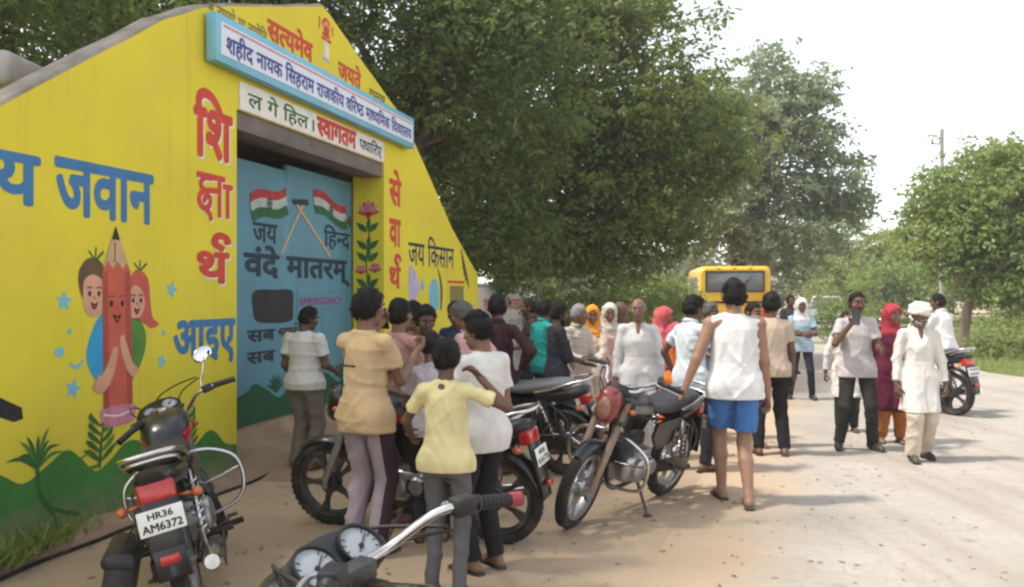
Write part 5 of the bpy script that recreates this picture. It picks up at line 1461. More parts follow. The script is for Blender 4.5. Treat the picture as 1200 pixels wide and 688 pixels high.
    # ---- shoes
    for s in (-1, 1):
        l = legs[s]; fz = l[2] - v3(0, 0, .085); td = v3(-math.sin(l[3]), math.cos(l[3]), 0); ls = v3(math.cos(l[3]), math.sin(l[3]), 0)
        b = MB()
        sole = []
        for t, hw in ((-.085, .022), (-.07, .034), (-.03, .037), (.05, .036), (.11, .044), (.165, .042), (.20, .028), (.212, .012)):
            sole.append((t, hw))
        def ring(dz, gr):
            L_ = [fz + td * t * gr + ls * hw * gr + v3(0, 0, dz) for t, hw in sole] + [fz + td * t * gr - ls * hw * gr + v3(0, 0, dz) for t, hw in sole[::-1]]
            return [Vector(p) for p in L_]
        if shoes in ('sandal', 'slipper'):
            b.loft([ring(-.002, .98), ring(.004, 1), ring(.014, 1), ring(.016, .97)])
            b.curve([fz + ls * .045 + td * .075 + v3(0, 0, .018), fz + td * .085 + v3(0, 0, .068), fz - ls * .045 + td * .075 + v3(0, 0, .018)], .011, 6, 5, flat=.5)
            b.build('sandal', M['sole'] if shoes == 'sandal' else M['shoe_black'], root)
        elif shoes != 'none':
            V = Vol(fz - .25, fz + .28, .009)
            V.cone(fz + v3(0, 0, .055) - td * .025, fz + v3(0, 0, .042) + td * .15, .044, .036, .02)
            V.cone(fz + v3(0, 0, .04) + td * .09, fz + v3(0, 0, .03) + td * .18, .042, .03, .02)
            V.cone(fz + v3(0, 0, .045) - td * .045, fz + v3(0, 0, .085), .037, .043, .02)
            V.cut(fz + v3(0, 0, .105), v3(0, 0, 1)); V.cut(fz + v3(0, 0, .004), v3(0, 0, -1))
            Vc, Fc = V.mesh(); arrmesh('shoe', Vc, Fc, M['shoe_' + shoes], root)
    # ---- head wear
    if wrap:
        kind, col = wrap; cm = cloth(col)
        if kind == 'turban':
            V = Vol(hc - .2, hc + .24, .009)
            for i, (dz, rx, rr, tl) in enumerate(((.028, .088, .026, 14), (.05, .09, .028, -12), (.072, .085, .028, 9), (.09, .07, .03, -8), (.105, .045, .034, 4))):
                for k in range(16):
                    a0, a1 = 2 * math.pi * k / 16, 2 * math.pi * (k + 1) / 16
                    pt = lambda a: HP((rx * math.cos(a), -.01 + rx * 1.12 * math.sin(a), dz + rx * math.tan(R(tl)) * math.cos(a)))
                    V.cone(pt(a0), pt(a1), rr, rr, .004)
            V.ell(HP((0, -.01, .07)), v3(.08, .09, .07), .01, rot=Rh)
            V.wrinkle(.004, seed, 2.2); Vc, Fc = V.mesh(); arrmesh('turban', Vc, Fc, cm, root)
        else:
            V = Vol(np.minimum(hc - .34, T((0, 0, .0)) - .26), np.maximum(hc + .2, T((0, 0, .4)) + .26), res)
            V.ell(HP((0, -.018, .022)), v3(.098, .122, .118), 0, rot=Rh)
            V.cone(HP((0, -.05, -.02)), T((0, -.05, .42)), .10, .115, .04)
            V.loft(TF, [(.20 if kind == 'scarf' else .0, 0, -.06, .17, .10), (.34, 0, -.03, .185, .115), (.44, 0, -.01, .18, .11), (.50, 0, -.01, .10, .085), (.56, 0, -.005, .085, .085)], .03)
            V.wrinkle(.009, seed, 1.3)
            V.ell(HP((0, .125, -.015)), v3(.066, .11, .098), .015, sub=True, rot=Rh)
            Vc, Fc = V.mesh(); arrmesh('headscarf' if kind != 'hood' else 'head_cloth', Vc, Fc, cm, root)
    # ---- held telephone (its own thing)
    if held:
        s, lab = held; a = arms[s]
        b = MB(); b.box((0, 0, 0), (.072, .009, .15), bev=.004)
        o = b.build('phone', M['phone'], None)
        c = a[2] + a[3] * .10 + Rt @ v3(0, .02, .0)
        Mw = Matrix.Translation((x, y, z0)) @ Matrix.Rotation(R(face), 4, 'Z') @ Matrix.Scale(S, 4)
        o.matrix_world = Mw @ Matrix.Translation(c) @ Matrix(Rt.tolist()).to_4x4() @ Matrix.Rotation(R(15), 4, 'X')
        tag(o, lab, 'phone')
    return root
# ------------------------------------------------------------------ the crowd
def at(px, Y): return ((px - 600) / 1000.0 * Y, Y)
WHITE, CREAM = (0.57, 0.56, 0.53), (0.60, 0.53, 0.36)
FRONT = ((.12, .25, -1), (-.15, 1, -.25))       # fore-arm bent forward
UPHEAD = ((.75, .35, -.25), (-.62, .30, .72))   # hand raised beside the head
# at the gate
person('man in a white short sleeved shirt and grey khaki trousers standing before the blue gate', *at(357, 7.75), -22, 1.50, 'd', dict(kind='tee', col=WHITE, hem=-.07), dict(kind='trousers', col=(.17, .145, .115)), 'brown', la=((.14, -.05, -1), (.0, .7, -.8)), ra=((.2, .1, -1), (-.2, 1, -.3)), head=(-35, 14), build=1.08, hair='short')
# near group
person('youth in a sand coloured tee and mauve track trousers raising a phone before the gate', *at(428, 5.25), -28, 1.64, 'm', dict(kind='tee', col=(.50, .36, .20), hem=-.12, fit=.99, print=[((.06, .045, .035), -.06, .30, .07, .010), ((.5, .48, .44), -.115, .22, .03, .045)]), dict(kind='trousers', col=(.29, .235, .255), stripe=(.035, .022, .025)), 'sandal', la=((.25, .75, -.55), (-.25, .45, .85)), ra=((.10, .45, -.9), (-.1, .75, .55)), head=(-18, 4), hair='afro', held=(-1, 'dark phone held up to the face of the youth in the sand tee'), res=.0095)
person('youth in a dusty pink tee just right of the sand coloured tee', *at(467, 6.0), -30, 1.58, 'm', dict(kind='tee', col=(.40, .22, .19)), dict(kind='trousers', col=(.03, .028, .03)), 'slipper', la=((.2, .5, -.7), (-.3, .5, .8)), ra=((.15, .3, -1), (-.2, .9, .3)), hair='short')
person('boy in a pale yellow tee and grey jeans with a hand to his ear', *at(522, 4.5), -8, 1.37, 'd', dict(kind='tee', col=(.60, .52, .27), hem=-.07, fit=1.0), dict(kind='jeans', col=(.10, .095, .095)), 'sandal', la=((.5, .35, -.75), (.1, .8, -.45)), ra=((.92, .2, -.42), (-.70, .06, .72)), head=(8, 3), hair='thick', res=.0095, hs=1.02, build=.86, feet=((-.09, .02), (.10, -.03)))
person('youth in a loose white tee and black trousers standing beside the boy in yellow', *at(566, 4.95), 42, 1.51, 'm', dict(kind='tee', col=WHITE, hem=-.12, fit=1.04), dict(kind='trousers', col=(.018, .017, .019)), 'slipper', la=((.2, .4, -.9), (-.2, 1, -.1)), ra=((.2, .1, -1), (-.1, .9, -.5)), head=(20, 12), hair='thick', res=.0095)
person('boy in a lavender white tee among the huddle, between the sand and yellow tees', *at(505, 5.55), 10, 1.37, 'm', dict(kind='tee', col=(.42, .39, .42), fit=1.02), dict(kind='trousers', col=(.03, .03, .035)), 'sandal', la=FRONT, ra=FRONT, head=(-5, 18), hair='short', hs=1.03)
person('dark haired youth in a plum shirt at the back of the huddle by the motorcycle', *at(497, 6.6), -160, 1.53, 'd', dict(kind='tee', col=(.16, .09, .12)), dict(kind='trousers', col=(.03, .03, .035)), 'sandal', la=FRONT, ra=FRONT, head=(0, 20), hair='thick')
person('grey haired man in a pink shirt leaning over the huddle of boys', *at(560, 6.7), 62, 1.57, 'm', dict(kind='shirt', col=(.55, .33, .32), fit=1.05), dict(kind='trousers', col=(.05, .045, .045)), 'black', la=FRONT, ra=((.55, -.15, -.75), (-.1, .9, -.3)), head=(15, 15), hair='pepper', lean=(10, 0), beard='moustache')
person('man in a dark maroon shirt with one hand on his hip by the white wall', *at(583, 7.6), -20, 1.60, 'd', dict(kind='shirt', col=(.045, .018, .022), sleeve='long'), dict(kind='trousers', col=(.02, .018, .02)), 'black', la=((.2, .5, -.8), (-.3, .8, .4)), ra=((.80, -.25, -.75), (-.55, .35, -.75)), head=(30, 8), hair='thick')
person('youth in a black tee squeezed between the dusty pink tee and the plum shirt', *at(479, 7.3), -60, 1.55, 'd', dict(kind='tee', col=(.025, .024, .028)), dict(kind='trousers', col=(.04, .04, .045)), 'sandal', la=FRONT, ra=FRONT, head=(10, 12), hair='thick')
person('boy in a navy tee behind the grey haired man in the pink shirt', *at(536, 7.9), 150, 1.55, 'd', dict(kind='tee', col=(.03, .04, .08)), dict(kind='trousers', col=(.04, .04, .045)), 'sandal', la=FRONT, ra=HANG, head=(10, 12), hair='short')
person('man in a dark brown shirt standing between the maroon shirt and the steel post', *at(622, 10.4), 100, 1.55, 'd', dict(kind='shirt', col=(.06, .035, .025)), dict(kind='trousers', col=(.03, .03, .035)), 'black', la=FRONT, ra=HANG, head=(-10, 5), hair='short')
person('woman in a brown shawl between the orange headscarf and the white kurta elder', *at(727, 10.8), 140, 1.50, 'd', dict(kind='dress', col=(.12, .07, .05), sleeve='long'), dict(kind='salwar', col=(.2, .14, .1)), 'sandal', la=FRONT, ra=FRONT, head=(10, 8), hair='none', wrap=('veil', (.14, .08, .06)))
# crowd behind the motorcycles
person('bearded youth in a charcoal kurta with a teal stole by the steel post', *at(652, 8.6), -75, 1.52, 'd', dict(kind='kurta', col=(.028, .030, .036), sleeve='half'), dict(kind='pyjama', col=(.028, .03, .035)), 'sandal', la=FRONT, ra=FRONT, head=(5, 12), hair='thick', beard='full', wrap=None)
person('man in a teal shirt half hidden behind the charcoal kurta', *at(637, 9.3), -60, 1.55, 'd', dict(kind='shirt', col=(.02, .24, .22)), dict(kind='trousers', col=(.05, .05, .05)), 'sandal', la=HANG, ra=FRONT, head=(10, 5), hair='thick')
person('white haired elder in a beige shirt beside the charcoal kurta', *at(676, 9.1), -140, 1.50, 'm', dict(kind='shirt', col=(.46, .39, .33), sleeve='long'), dict(kind='pyjama', col=(.55, .52, .48)), 'sandal', la=FRONT, ra=FRONT, head=(35, 5), hair='grey', beard='grey')
person('woman with an orange headscarf and a cream kurta among the elders', *at(694, 9.6), 150, 1.48, 'm', dict(kind='dress', col=(.55, .45, .36), sleeve='long'), dict(kind='salwar', col=(.5, .44, .36)), 'sandal', la=FRONT, ra=FRONT, head=(30, 8), hair='none', wrap=('scarf', (.62, .24, .03)))
person('woman under a pale grey green veil next to the elder in white', *at(714, 9.9), -160, 1.50, 'm', dict(kind='dress', col=(.54, .42, .37), sleeve='long'), dict(kind='salwar', col=(.5, .42, .38)), 'sandal', la=FRONT, ra=HANG, head=(-20, 10), hair='none', wrap=('veil', (.46, .47, .40)))
person('balding elder in a long white kurta facing us behind the parked motorcycle', *at(748, 8.3), 172, 1.57, 'm', dict(kind='kurta', col=(.54, .52, .50), sleeve='long', vneck=True), dict(kind='pyjama', col=(.58, .56, .54)), 'sandal', la=((.2, .0, -1), (.1, .15, -1)), ra=((.2, .0, -1), (.1, .15, -1)), head=(-6, 0), hair='bald', beard='grey', build=.93)
person('woman under a red veil in a pink and orange dress behind the elder in white', *at(776, 9.6), -100, 1.46, 'm', dict(kind='dress', col=(.52, .10, .12), sleeve='long'), dict(kind='salwar', col=(.66, .15, .02)), 'sandal', la=FRONT, ra=FRONT, head=(0, 8), hair='none', wrap=('veil', (.46, .09, .09)))
person('woman in a bright orange kurta partly hidden by the man in the pale blue shirt', *at(789, 9.2), -120, 1.30, 'm', dict(kind='dress', col=(.66, .15, .02), sleeve='long'), dict(kind='salwar', col=(.6, .14, .03)), 'sandal', la=FRONT, ra=FRONT, head=(0, 20), hair='none', wrap=('veil', (.40, .08, .10)))
person('man in a pale blue white shirt and black trousers reading something in his hands', *at(806, 7.7), -62, 1.61, 'd', dict(kind='shirt', col=(.50, .55, .57), hem=-.10, fit=1.06, collar=True), dict(kind='trousers', col=(.022, .021, .024)), 'slipper', la=((.55, -.2, -.8), (.0, .5, -.9)), ra=((.15, .5, -.8), (-.4, .9, .05)), head=(-5, 12), hair='thick', feet=((-.12, -.05), (.13, .12)), held=(1, 'dark phone in the hands of the man in the pale blue white shirt'))
person('man in a mid blue shirt hidden behind the man in the white sleeveless shirt', *at(830, 9.4), -150, 1.52, 'd', dict(kind='shirt', col=(.16, .27, .42)), dict(kind='trousers', col=(.05, .05, .06)), 'slipper', la=FRONT, ra=FRONT, head=(10, 10), hair='pepper')
person('tall man walking away in a white sleeveless shirt and blue shorts', *at(861, 6.5), -4, 1.74, 'l', dict(kind='vest', col=(.64, .63, .61), hem=-.10, fit=1.06, wr=1.5), dict(kind='shorts', col=(.055, .15, .36)), 'sandal', la=((.42, -.16, -1), (.40, -.02, -1)), ra=((.16, .02, -1), (.12, .18, -1)), head=(4, 3), hair='thick', feet=((-.07, .17, 0), (.07, -.14, .015)), build=1.02, res=.0095, curl=(45, 45))
person('person in a brick coloured shirt with rolled trousers just beyond the man in shorts', *at(880, 8.9), -170, 1.53, 'm', dict(kind='tee', col=(.36, .14, .11)), dict(kind='shorts', col=(.30, .11, .06)), 'slipper', la=HANG, ra=FRONT, head=(20, 10), hair='short')
person('youth in a tan tee and black trousers with his back to us on the road', *at(905, 8.45), -6, 1.62, 'd', dict(kind='tee', col=(.42, .33, .25), hem=-.08, fit=1.08), dict(kind='trousers', col=(.016, .015, .017)), 'slipper', la=((.15, .05, -1), (-.05, .4, -1)), ra=((.18, .0, -1), (.05, .2, -1)), head=(0, 4), hair='afro', feet=((-.14, .0), (.12, -.02)))
person('man in a light blue tee with a white cloth round his head and folded arms', *at(939, 12.9), 170, 1.54, 'd', dict(kind='tee', col=(.30, .40, .46), hem=-.10), dict(kind='jeans', col=(.02, .025, .032)), 'black', la=((.2, .35, -.9), (-1, .5, .1)), ra=((.2, .35, -.9), (-1, .6, -.05)), head=(0, 5), hair='none', wrap=('hood', (.62, .60, .58)), feet=((-.17, .05), (.17, -.05)))
person('man in a grey tee and dark trousers with a phone at his mouth', *at(1003, 8.75), 172, 1.63, 'd', dict(kind='tee', col=(.42, .385, .37), hem=-.12, fit=1.06), dict(kind='trousers', col=(.030, .028, .026)), 'black', la=((.20, .25, -1), (-.1, .9, .0)), ra=((.35, .65, -.85), (-.55, .35, .85)), head=(6, 2), hair='short', beard='moustache', feet=((-.17, .02, 0, 18), (.17, .0, 0, -14)), held=(1, 'dark phone held to the mouth of the man in the grey tee'))
person('person in a pale kurta mostly hidden behind the man in the grey tee', *at(992, 9.9), 165, 1.40, 'd', dict(kind='kurta', col=(.58, .55, .50), sleeve='long'), dict(kind='trousers', col=(.03, .035, .035)), 'sandal', hair='short', ra=((.35, 0, -1), (.1, .1, -1)))
person('woman in a red headscarf and maroon kurta over orange trousers beside the turbaned elder', *at(1044, 9.15), 165, 1.50, 'm', dict(kind='dress', col=(.085, .012, .028), sleeve='long', hem=-.50), dict(kind='salwar', col=(.36, .13, .03)), 'sandal', la=FRONT, ra=HANG, head=(25, 8), hair='none', wrap=('scarf', (.30, .035, .045)), build=.97)
person('elder in a white turban, white kurta and cream pyjama walking towards us', *at(1076, 8.2), 176, 1.53, 'd', dict(kind='kurta', col=(.56, .53, .48), sleeve='long', vneck=True, hem=-.36), dict(kind='pyjama', col=(.50, .42, .33)), 'black', la=((.24, .05, -1), (.1, .2, -1)), ra=((.22, -.05, -1), (.1, .25, -1)), head=(4, 6), hair='none', beard='full grey', wrap=('turban', (.62, .58, .52)), feet=((-.10, -.08), (.10, .12)), res=.0095)
person('man in a white shirt sitting on the motorcycle parked at the right of the road', 5.80, 11.42, 25, 1.62, 'd', dict(kind='shirt', col=(.62, .61, .60), collar=True, fit=1.06), dict(kind='trousers', col=(.05, .05, .055)), 'black', sitz=.86, la=((.2, .6, -.8), (.1, .9, -.3)), ra=((.2, .6, -.8), (.1, .9, -.3)), head=(30, 5), hair='short', feet=((-.30, .22), (.30, .22)), lean=(8, 0))
person('distant man in a dark shirt beside the man with the white head cloth', *at(926, 17.0), -170, 1.58, 'd', dict(kind='shirt', col=(.05, .05, .055)), dict(kind='trousers', col=(.04, .04, .045)), 'black', hair='thick', hands=False, detail=False, res=.014)
# ------------------------------------------------------------------ motorcycles: +y forward, x to the rider's right
X90 = Matrix.Rotation(R(90), 4, 'Y')
def wheel(name, y, T, root, dark=False, drum=True):
    A = T @ Matrix.Translation((0, y, .30)) @ X90
    hub = MB(A)
    hub.lathe([(.0, -.075), (.022, -.075), (.022, -.05), (.062, -.045), (.068, -.02), (.05, -.01), (.05, .012), (.068, .02), (.062, .045), (.022, .05), (.022, .075), (0, .075)], seg=20)
    w_ = hub.build(name, M['alloy'] if not dark else M['dark_alloy'], root)
    t = MB(A); t.lathe([(.262 + .040 * math.cos(a) * (1 if math.cos(a) > 0 else .9), .041 * math.sin(a)) for a in [2 * math.pi * i / 16 for i in range(16)]], seg=44, closed=True)
    for k in range(44):                      # tread blocks
        a = 2 * math.pi * k / 44
        for s in (-1, 1):
            t.box((.2995 * math.cos(a), .2995 * math.sin(a), s * .014), (.006, .026, .018), Matrix.Rotation(a, 4, 'Z'))
    t.build('tyre', M['rubber'], w_)
    r = MB(A); r.lathe([(.208, -.030), (.232, -.036), (.236, -.030), (.222, -.012), (.222, .012), (.236, .030), (.232, .036), (.208, .030), (.203, 0)], seg=40, closed=True)
    for k in range(5):
        a = 2 * math.pi * k / 5 + .3
        Rz = Matrix.Rotation(a, 4, 'Z')
        r.loft([[Rz @ Vector((.05, s1 * .024, s2 * .018)) for s1, s2 in ((-1, -1), (1, -1), (1, 1), (-1, 1))], [Rz @ Vector((.13, s1 * .014, s2 * .013)) for s1, s2 in ((-1, -1), (1, -1), (1, 1), (-1, 1))], [Rz @ Vector((.206, s1 * .030, s2 * .016)) for s1, s2 in ((-1, -1), (1, -1), (1, 1), (-1, 1))]])
    r.build('rim', M['dark_alloy'] if dark else M['alloy'], w_)
    return w_
def fender(b, y, z, r, a0, a1, w_, n=16, drop=.03):
    rings = []
    for i in range(n + 1):
        a = R(a0 + (a1 - a0) * i / n); tap = 1 - .25 * abs(2 * i / n - 1) ** 3
        cs = []
        for k in range(9):
            u = -1 + 2 * k / 8; cs.append((u * w_ * tap, r - drop * abs(u) ** 2.2))
        for k in range(9):
            u = 1 - 2 * k / 8; cs.append((u * (w_ * tap - .003), r - .004 - drop * abs(u) ** 2.2))
        rings.append([Vector((cx_, y + rr * math.sin(a), z + rr * math.cos(a))) for cx_, rr in cs])
    b.loft(rings)
def sect(y, w_, h, zc, n=20, p=2.6, flatb=0.0):
    out = []
    for i in range(n):
        a = 2 * math.pi * i / n; c, s = math.cos(a), math.sin(a)
        x = w_ * abs(c) ** (2 / p) * (1 if c > 0 else -1); z = h * abs(s) ** (2 / p) * (1 if s > 0 else -1)
        if z < 0: z *= (1 - flatb)
        out.append(Vector((x, y, zc + z)))
    return out
SIDE = Matrix.Rotation(R(90), 4, 'Z')

mm('seat_grey', (0.13, 0.135, 0.14), rough=0.5, var=0.15, bump=0.15, bs=90, dirt=(0.25, 0.2, 0.16), dirt_amt=0.3, dirt_s=5)
mm('lens_tan', (0.25, 0.13, 0.085), rough=0.15, coat=.8, var=.25, vs_=20)
def motorcycle(label, loc, yaw, lean=-10, steer=0, paint='black_paint', cowl='black_paint', fork='alloy', plate=None, dark=False, group='motorcycles parked outside the gate', cluster=1.0, mirrors=(1, 1), lamp='red_lens', grip='black_plastic', grip_end=None, seat='seat_vinyl', guard=True, bar=0.0, dial=0.0):
    root = empty('motorcycle', (loc[0], loc[1], 0), (0, R(lean), R(yaw)))
    tag(root, label, 'motorcycle', group)
    I = Matrix.Identity(4)
    head = Vector((0, .43, .86)); axis = (head - Vector((0, .66, .30))).normalized()
    S = Matrix.Translation(head) @ Matrix.Rotation(R(steer), 4, axis) @ Matrix.Translation(-head)
    bp = M['black_plastic']; ch = M['chrome']
    wheel('front_wheel', .66, S, root, dark); wheel('rear_wheel', -.58, I, root, dark)
    # steering gear
    for s in (-1, 1):
        b = MB(S); b.tube([(s * .088, .665, .29), (s * .088, .655, .36), (s * .088, .56, .55)], [.022, .027, .026], 12); b.tube([(s * .088, .56, .55), (s * .088, .55, .57), (s * .088, .42, .90)], [.030, .026, .026], 12)
        b.build('fork_leg', M[fork], root)
    b = MB(S); b.box((0, .475, .76), (.24, .07, .03), bev=.008); b.box((0, .42, .915), (.24, .07, .025), bev=.008); b.build('fork_clamp', M['dark_alloy'], root)
    b = MB(S); fender(b, .66, .30, .335, 38, -75, .056); b.tube([(-.085, .655, .38), (-.058, .66, .6), (.058, .66, .6), (.085, .655, .38)], .006, 6); b.build('front_fender', M[paint], root)
    k = cluster
    b = MB(S); rings = []
    for y_, w_, h_, z_ in ((.43, .07 * k, .05, .885), (.47, .115 * k, .085, .88), (.53, .125 * k, .125, .875), (.58, .112 * k, .118, .865), (.61, .084 * k, .09, .855)): rings.append(sect(y_, w_, h_, z_, 24, 3.0))
    b.loft(rings); cw = b.build('headlight_cowl', M[cowl], root, 60)
    b = MB(S); b.ellipsoid((0, .607, .855), (.082 * k, .028, .082), 20, 10); b.build('headlight', M['lens_tan' if cowl == 'red_paint' else 'clear_lens'], cw, 180)
    # handlebar
    SBAR = S @ Matrix.Translation((0, 0, bar))
    b = MB(SBAR); b.curve([(-.37, .18, 1.035), (-.24, .235, 1.055), (-.17, .29, 1.045), (-.10, .385, .97), (.10, .385, .97), (.17, .29, 1.045), (.24, .235, 1.055), (.37, .18, 1.035)], .0115, 10, 6)
    hb = b.build('handlebar', ch, root, 180)
    b = MB(SBAR); b.box((0, .385, .955), (.09, .05, .045), bev=.006); b.build('bar_clamp', M['dark_alloy'], hb)
    for s in (-1, 1):
        b = MB(SBAR); g0, g1 = Vector((s * .255, .229, 1.053)), Vector((s * .375, .178, 1.034))
        b.tube([g0, g0.lerp(g1, .04), g0.lerp(g1, .08), g0.lerp(g1, .95), g1], [.021, .021, .0165, .0165, .019], 12)
        for i in range(9): b.tube([g0.lerp(g1, .12 + .09 * i), g0.lerp(g1, .16 + .09 * i)], .0178, 12)
        gr = b.build('grip', M[grip], root, 40)
        if grip_end and s == 1:
            b = MB(SBAR); b.tube([g0.lerp(g1, .74), g0.lerp(g1, 1.0)], .0186, 12); b.build('grip_band', M[grip_end], gr)
        b = MB(SBAR); b.box((s * .225, .245, 1.055), (.06, .045, .045), Matrix.Rotation(R(-s * 20), 4, 'Z'), bev=.008); b.build('switch_box', bp, root)
        b = MB(SBAR); b.curve([(s * .20, .275, 1.05), (s * .235, .30, 1.05), (s * .30, .275, 1.04), (s * .375, .235, 1.02)], [.010, .008, .0065, .0075], 8, 5, flat=.7); b.build('lever', M['alloy'], root, 180)
        if mirrors[0 if s < 0 else 1]:
            b = MB(SBAR); b.curve([(s * .205, .265, 1.06), (s * .22, .27, 1.11), (s * .25, .26, 1.15), (s * .285, .255, 1.215)], .006, 8, 5)
            mr = b.build('mirror', ch, root, 180)
            Tm = SBAR @ Matrix.Translation((s * .30, .255, 1.245)) @ Matrix.Rotation(R(-12 * s), 4, 'Y') @ Matrix.Rotation(R(s * 8), 4, 'Z')
            b = MB(Tm); b.ellipsoid((0, .014, 0), (.066, .022, .044), 20, 10); b.build('mirror_shell', ch, mr, 180)
            b = MB(Tm @ Matrix.Translation((0, -.004, 0)) @ Matrix.Rotation(R(90), 4, 'X')); b.lathe([(.0, .006), (.03, .0055), (.04, .002), (.04, -.004), (0, -.004)], Matrix.Diagonal((1.5, 1, 1, 1)), 24); b.build('mirror_glass', M['mirror_glass'], mr, 50)
        b = MB(SBAR); b.tube([(s * .10, .50, .87), (s * .155, .495, .865)], .007, 8); b.ellipsoid((s * .17, .50, .865), (.019, .026, .019), 12, 8); b.build('indicator', M['orange_lens'], root, 180)
    # instruments
    Tg = S @ Matrix.Translation((0, .44, .975 + dial)) @ Matrix.Rotation(R(38), 4, 'X')
    b = MB(Tg); b.loft([[Vector((w_ * k * math.cos(a), h_ * math.sin(a), z_)) for a in [2 * math.pi * i / 24 for i in range(24)]] for w_, h_, z_ in ((.10, .055, -.06), (.125, .07, -.02), (.128, .072, .006), (.120, .066, .012))])
    ip = b.build('instrument_panel', bp, root, 50)
    for s in (-1, 1):
        Tq = Tg @ Matrix.Translation((s * .058 * k, 0, .013))
        b = MB(Tq); b.lathe([(.040 * k, -.01), (.049 * k, .0), (.049 * k, .012), (.044 * k, .012), (.042 * k, .002)], seg=28, closed=True)
        ga = b.build('gauge', bp, ip, 50)
        b = MB(Tq); b.lathe([(0, .004), (.043 * k, .004), (.043 * k, 0)], seg=28); b.build('gauge_face', M['dial_grey'], ga, 40)
        b = MB(Tq)
        for i in range(13):
            a = R(-225 + 270 * i / 12); b.box((.036 * k * math.cos(a), .036 * k * math.sin(a), .0052), (.009 * k, .002, .001), Matrix.Rotation(a, 4, 'Z'))
        b.box((.01, .006, .0066), (.05 * k, .003, .001), Matrix.Rotation(.6, 4, 'Z')); b.lathe([(0, .009), (.006, .009), (.007, .005)], seg=10)
        b.build('gauge_marking', M['ink_black'], ga)
    b = MB(Tg); b.lathe([(0, .02), (.011, .02), (.014, .012)], Matrix.Translation((0, -.045, 0)), 12); b.build('ignition_lock', M['alloy'], ip)
    b = MB(S)
    for s in (-1, 1):
        b.curve([(s * .21, .28, 1.04), (s * .14, .47, 1.03), (s * .05, .58, .98), (s * .03, .52, .80)], .0048, 6, 6); b.curve([(s * .22, .27, 1.03), (s * .15, .43, .98), (s * .08, .47, .86), (s * .03, .40, .7)], .004, 6, 6)
    b.build('control_cable', bp, root, 180)
    # tank, seat, bodywork
    b = MB(); b.loft([sect(y_, w_, h_, z_, 24, 2.6, .25) for y_, w_, h_, z_ in ((.455, .05, .04, .865), (.43, .085, .075, .86), (.36, .12, .105, .85), (.25, .14, .12, .845), (.13, .13, .11, .83), (.04, .10, .085, .805), (.0, .075, .05, .79))])
    tk = b.build('fuel_tank', M[paint], root, 60)
    b = MB(); b.lathe([(.034, -.01), (.034, .008), (.028, .012), (0, .012)], Matrix.Translation((0, .26, .962)), 18); b.build('fuel_cap', ch, tk)
    for s in (-1, 1):
        b = MB(); b.loft([[Vector((s * (x_ + o * .004), y_, z_ + dz)) for dz, o in ((-.028, 0), (0, 1.6), (.028, 0), (0, -3))] for x_, y_, z_ in ((.125, .36, .845), (.139, .25, .835), (.128, .12, .82), (.10, .04, .80))]); b.build('tank_stripe', M['grey_paint'] if cowl == 'red_paint' else M['red_lens'], tk)
    b = MB(); b.loft([sect(y_, w_, h_, z_, 20, 2.8, .2) for y_, w_, h_, z_ in ((.06, .06, .02, .80), (.02, .09, .035, .795), (-.08, .12, .045, .782), (-.25, .135, .05, .782), (-.38, .13, .055, .80), (-.55, .115, .052, .825), (-.66, .095, .045, .832), (-.70, .06, .025, .83))])
    b.build('seat', M[seat], root, 60)
    for s in (-1, 1):
        b = MB(SIDE)
        b.prism([(-.02, .70), (.02, .60), (-.06, .50), (-.26, .52), (-.36, .64), (-.40, .72)], -s * .125 - .012, -s * .125 + .012)
        b.build('side_panel', M[paint], root)
    b = MB(); b.loft([sect(y_, w_, h_, z_, 18, 2.6) for y_, w_, h_, z_ in ((-.36, .12, .05, .72), (-.50, .125, .06, .73), (-.68, .105, .06, .755), (-.80, .082, .05, .775), (-.83, .06, .03, .785))]); b.build('tail_cowl', M[paint], root, 60)
    b = MB(); b.box((0, -.80, .715), (.165, .085, .095), Matrix.Rotation(R(-12), 4, 'X'), bev=.018, seg=3); b.build('tail_lamp', M[lamp], root, 50)
    b = MB(); fender(b, -.58, .30, .345, 30, -82, .075, drop=.045); b.box((0, -.86, .56), (.17, .03, .26), Matrix.Rotation(R(-14), 4, 'X'), bev=.012); b.box((0, -.90, .40), (.15, .02, .14), Matrix.Rotation(R(-8), 4, 'X'), bev=.006); b.build('rear_fender', M['black_paint'], root, 50)
    pb = MB(); pb.box((0, 0, 0), (.20, .006, .112), bev=.002); po_ = pb.build('number_plate', M['plate_white'], root); po_.location = (0, -.885, .60); po_.rotation_euler = (R(-14), 0, 0)
    if plate:
        lettering('plate_lettering', plate[0], (-.055, .055, .010, .042), M['ink_black'], po_, .03, y=-.0042)
        lettering('plate_lettering', plate[1], (-.088, .088, -.044, -.006), M['ink_black'], po_, .03, y=-.0042)
    else:
        for zz in (-.025, .03):
            b = MB(); 
            for i in range(5): b.box((-.07 + .035 * i, -.0036, zz), (.02, .001, .034))
            b.build('plate_marking', M['ink_black'], po_)
    b = MB(); b.box((0, -.935, .43), (.085, .012, .04), Matrix.Rotation(R(-8), 4, 'X'), bev=.004); b.build('reflector', M['red_lens'], root)
    for s in (-1, 1):
        b = MB(); b.tube([(s * .07, -.76, .665), (s * .145, -.775, .66)], .009, 8); b.ellipsoid((s * .165, -.78, .66), (.027, .03, .024), 14, 8); b.build('indicator', M['orange_lens'], root, 180)
    b = MB(); b.curve([(-.125, -.36, .77), (-.14, -.50, .80), (-.135, -.70, .865), (-.09, -.84, .895), (.09, -.84, .895), (.135, -.70, .865), (.14, -.50, .80), (.125, -.36, .77)], .0125, 10, 6); b.curve([(-.11, -.62, .80), (-.10, -.76, .85), (.10, -.76, .85), (.11, -.62, .80)], .009, 8, 5); b.build('grab_rail', ch, root, 180)
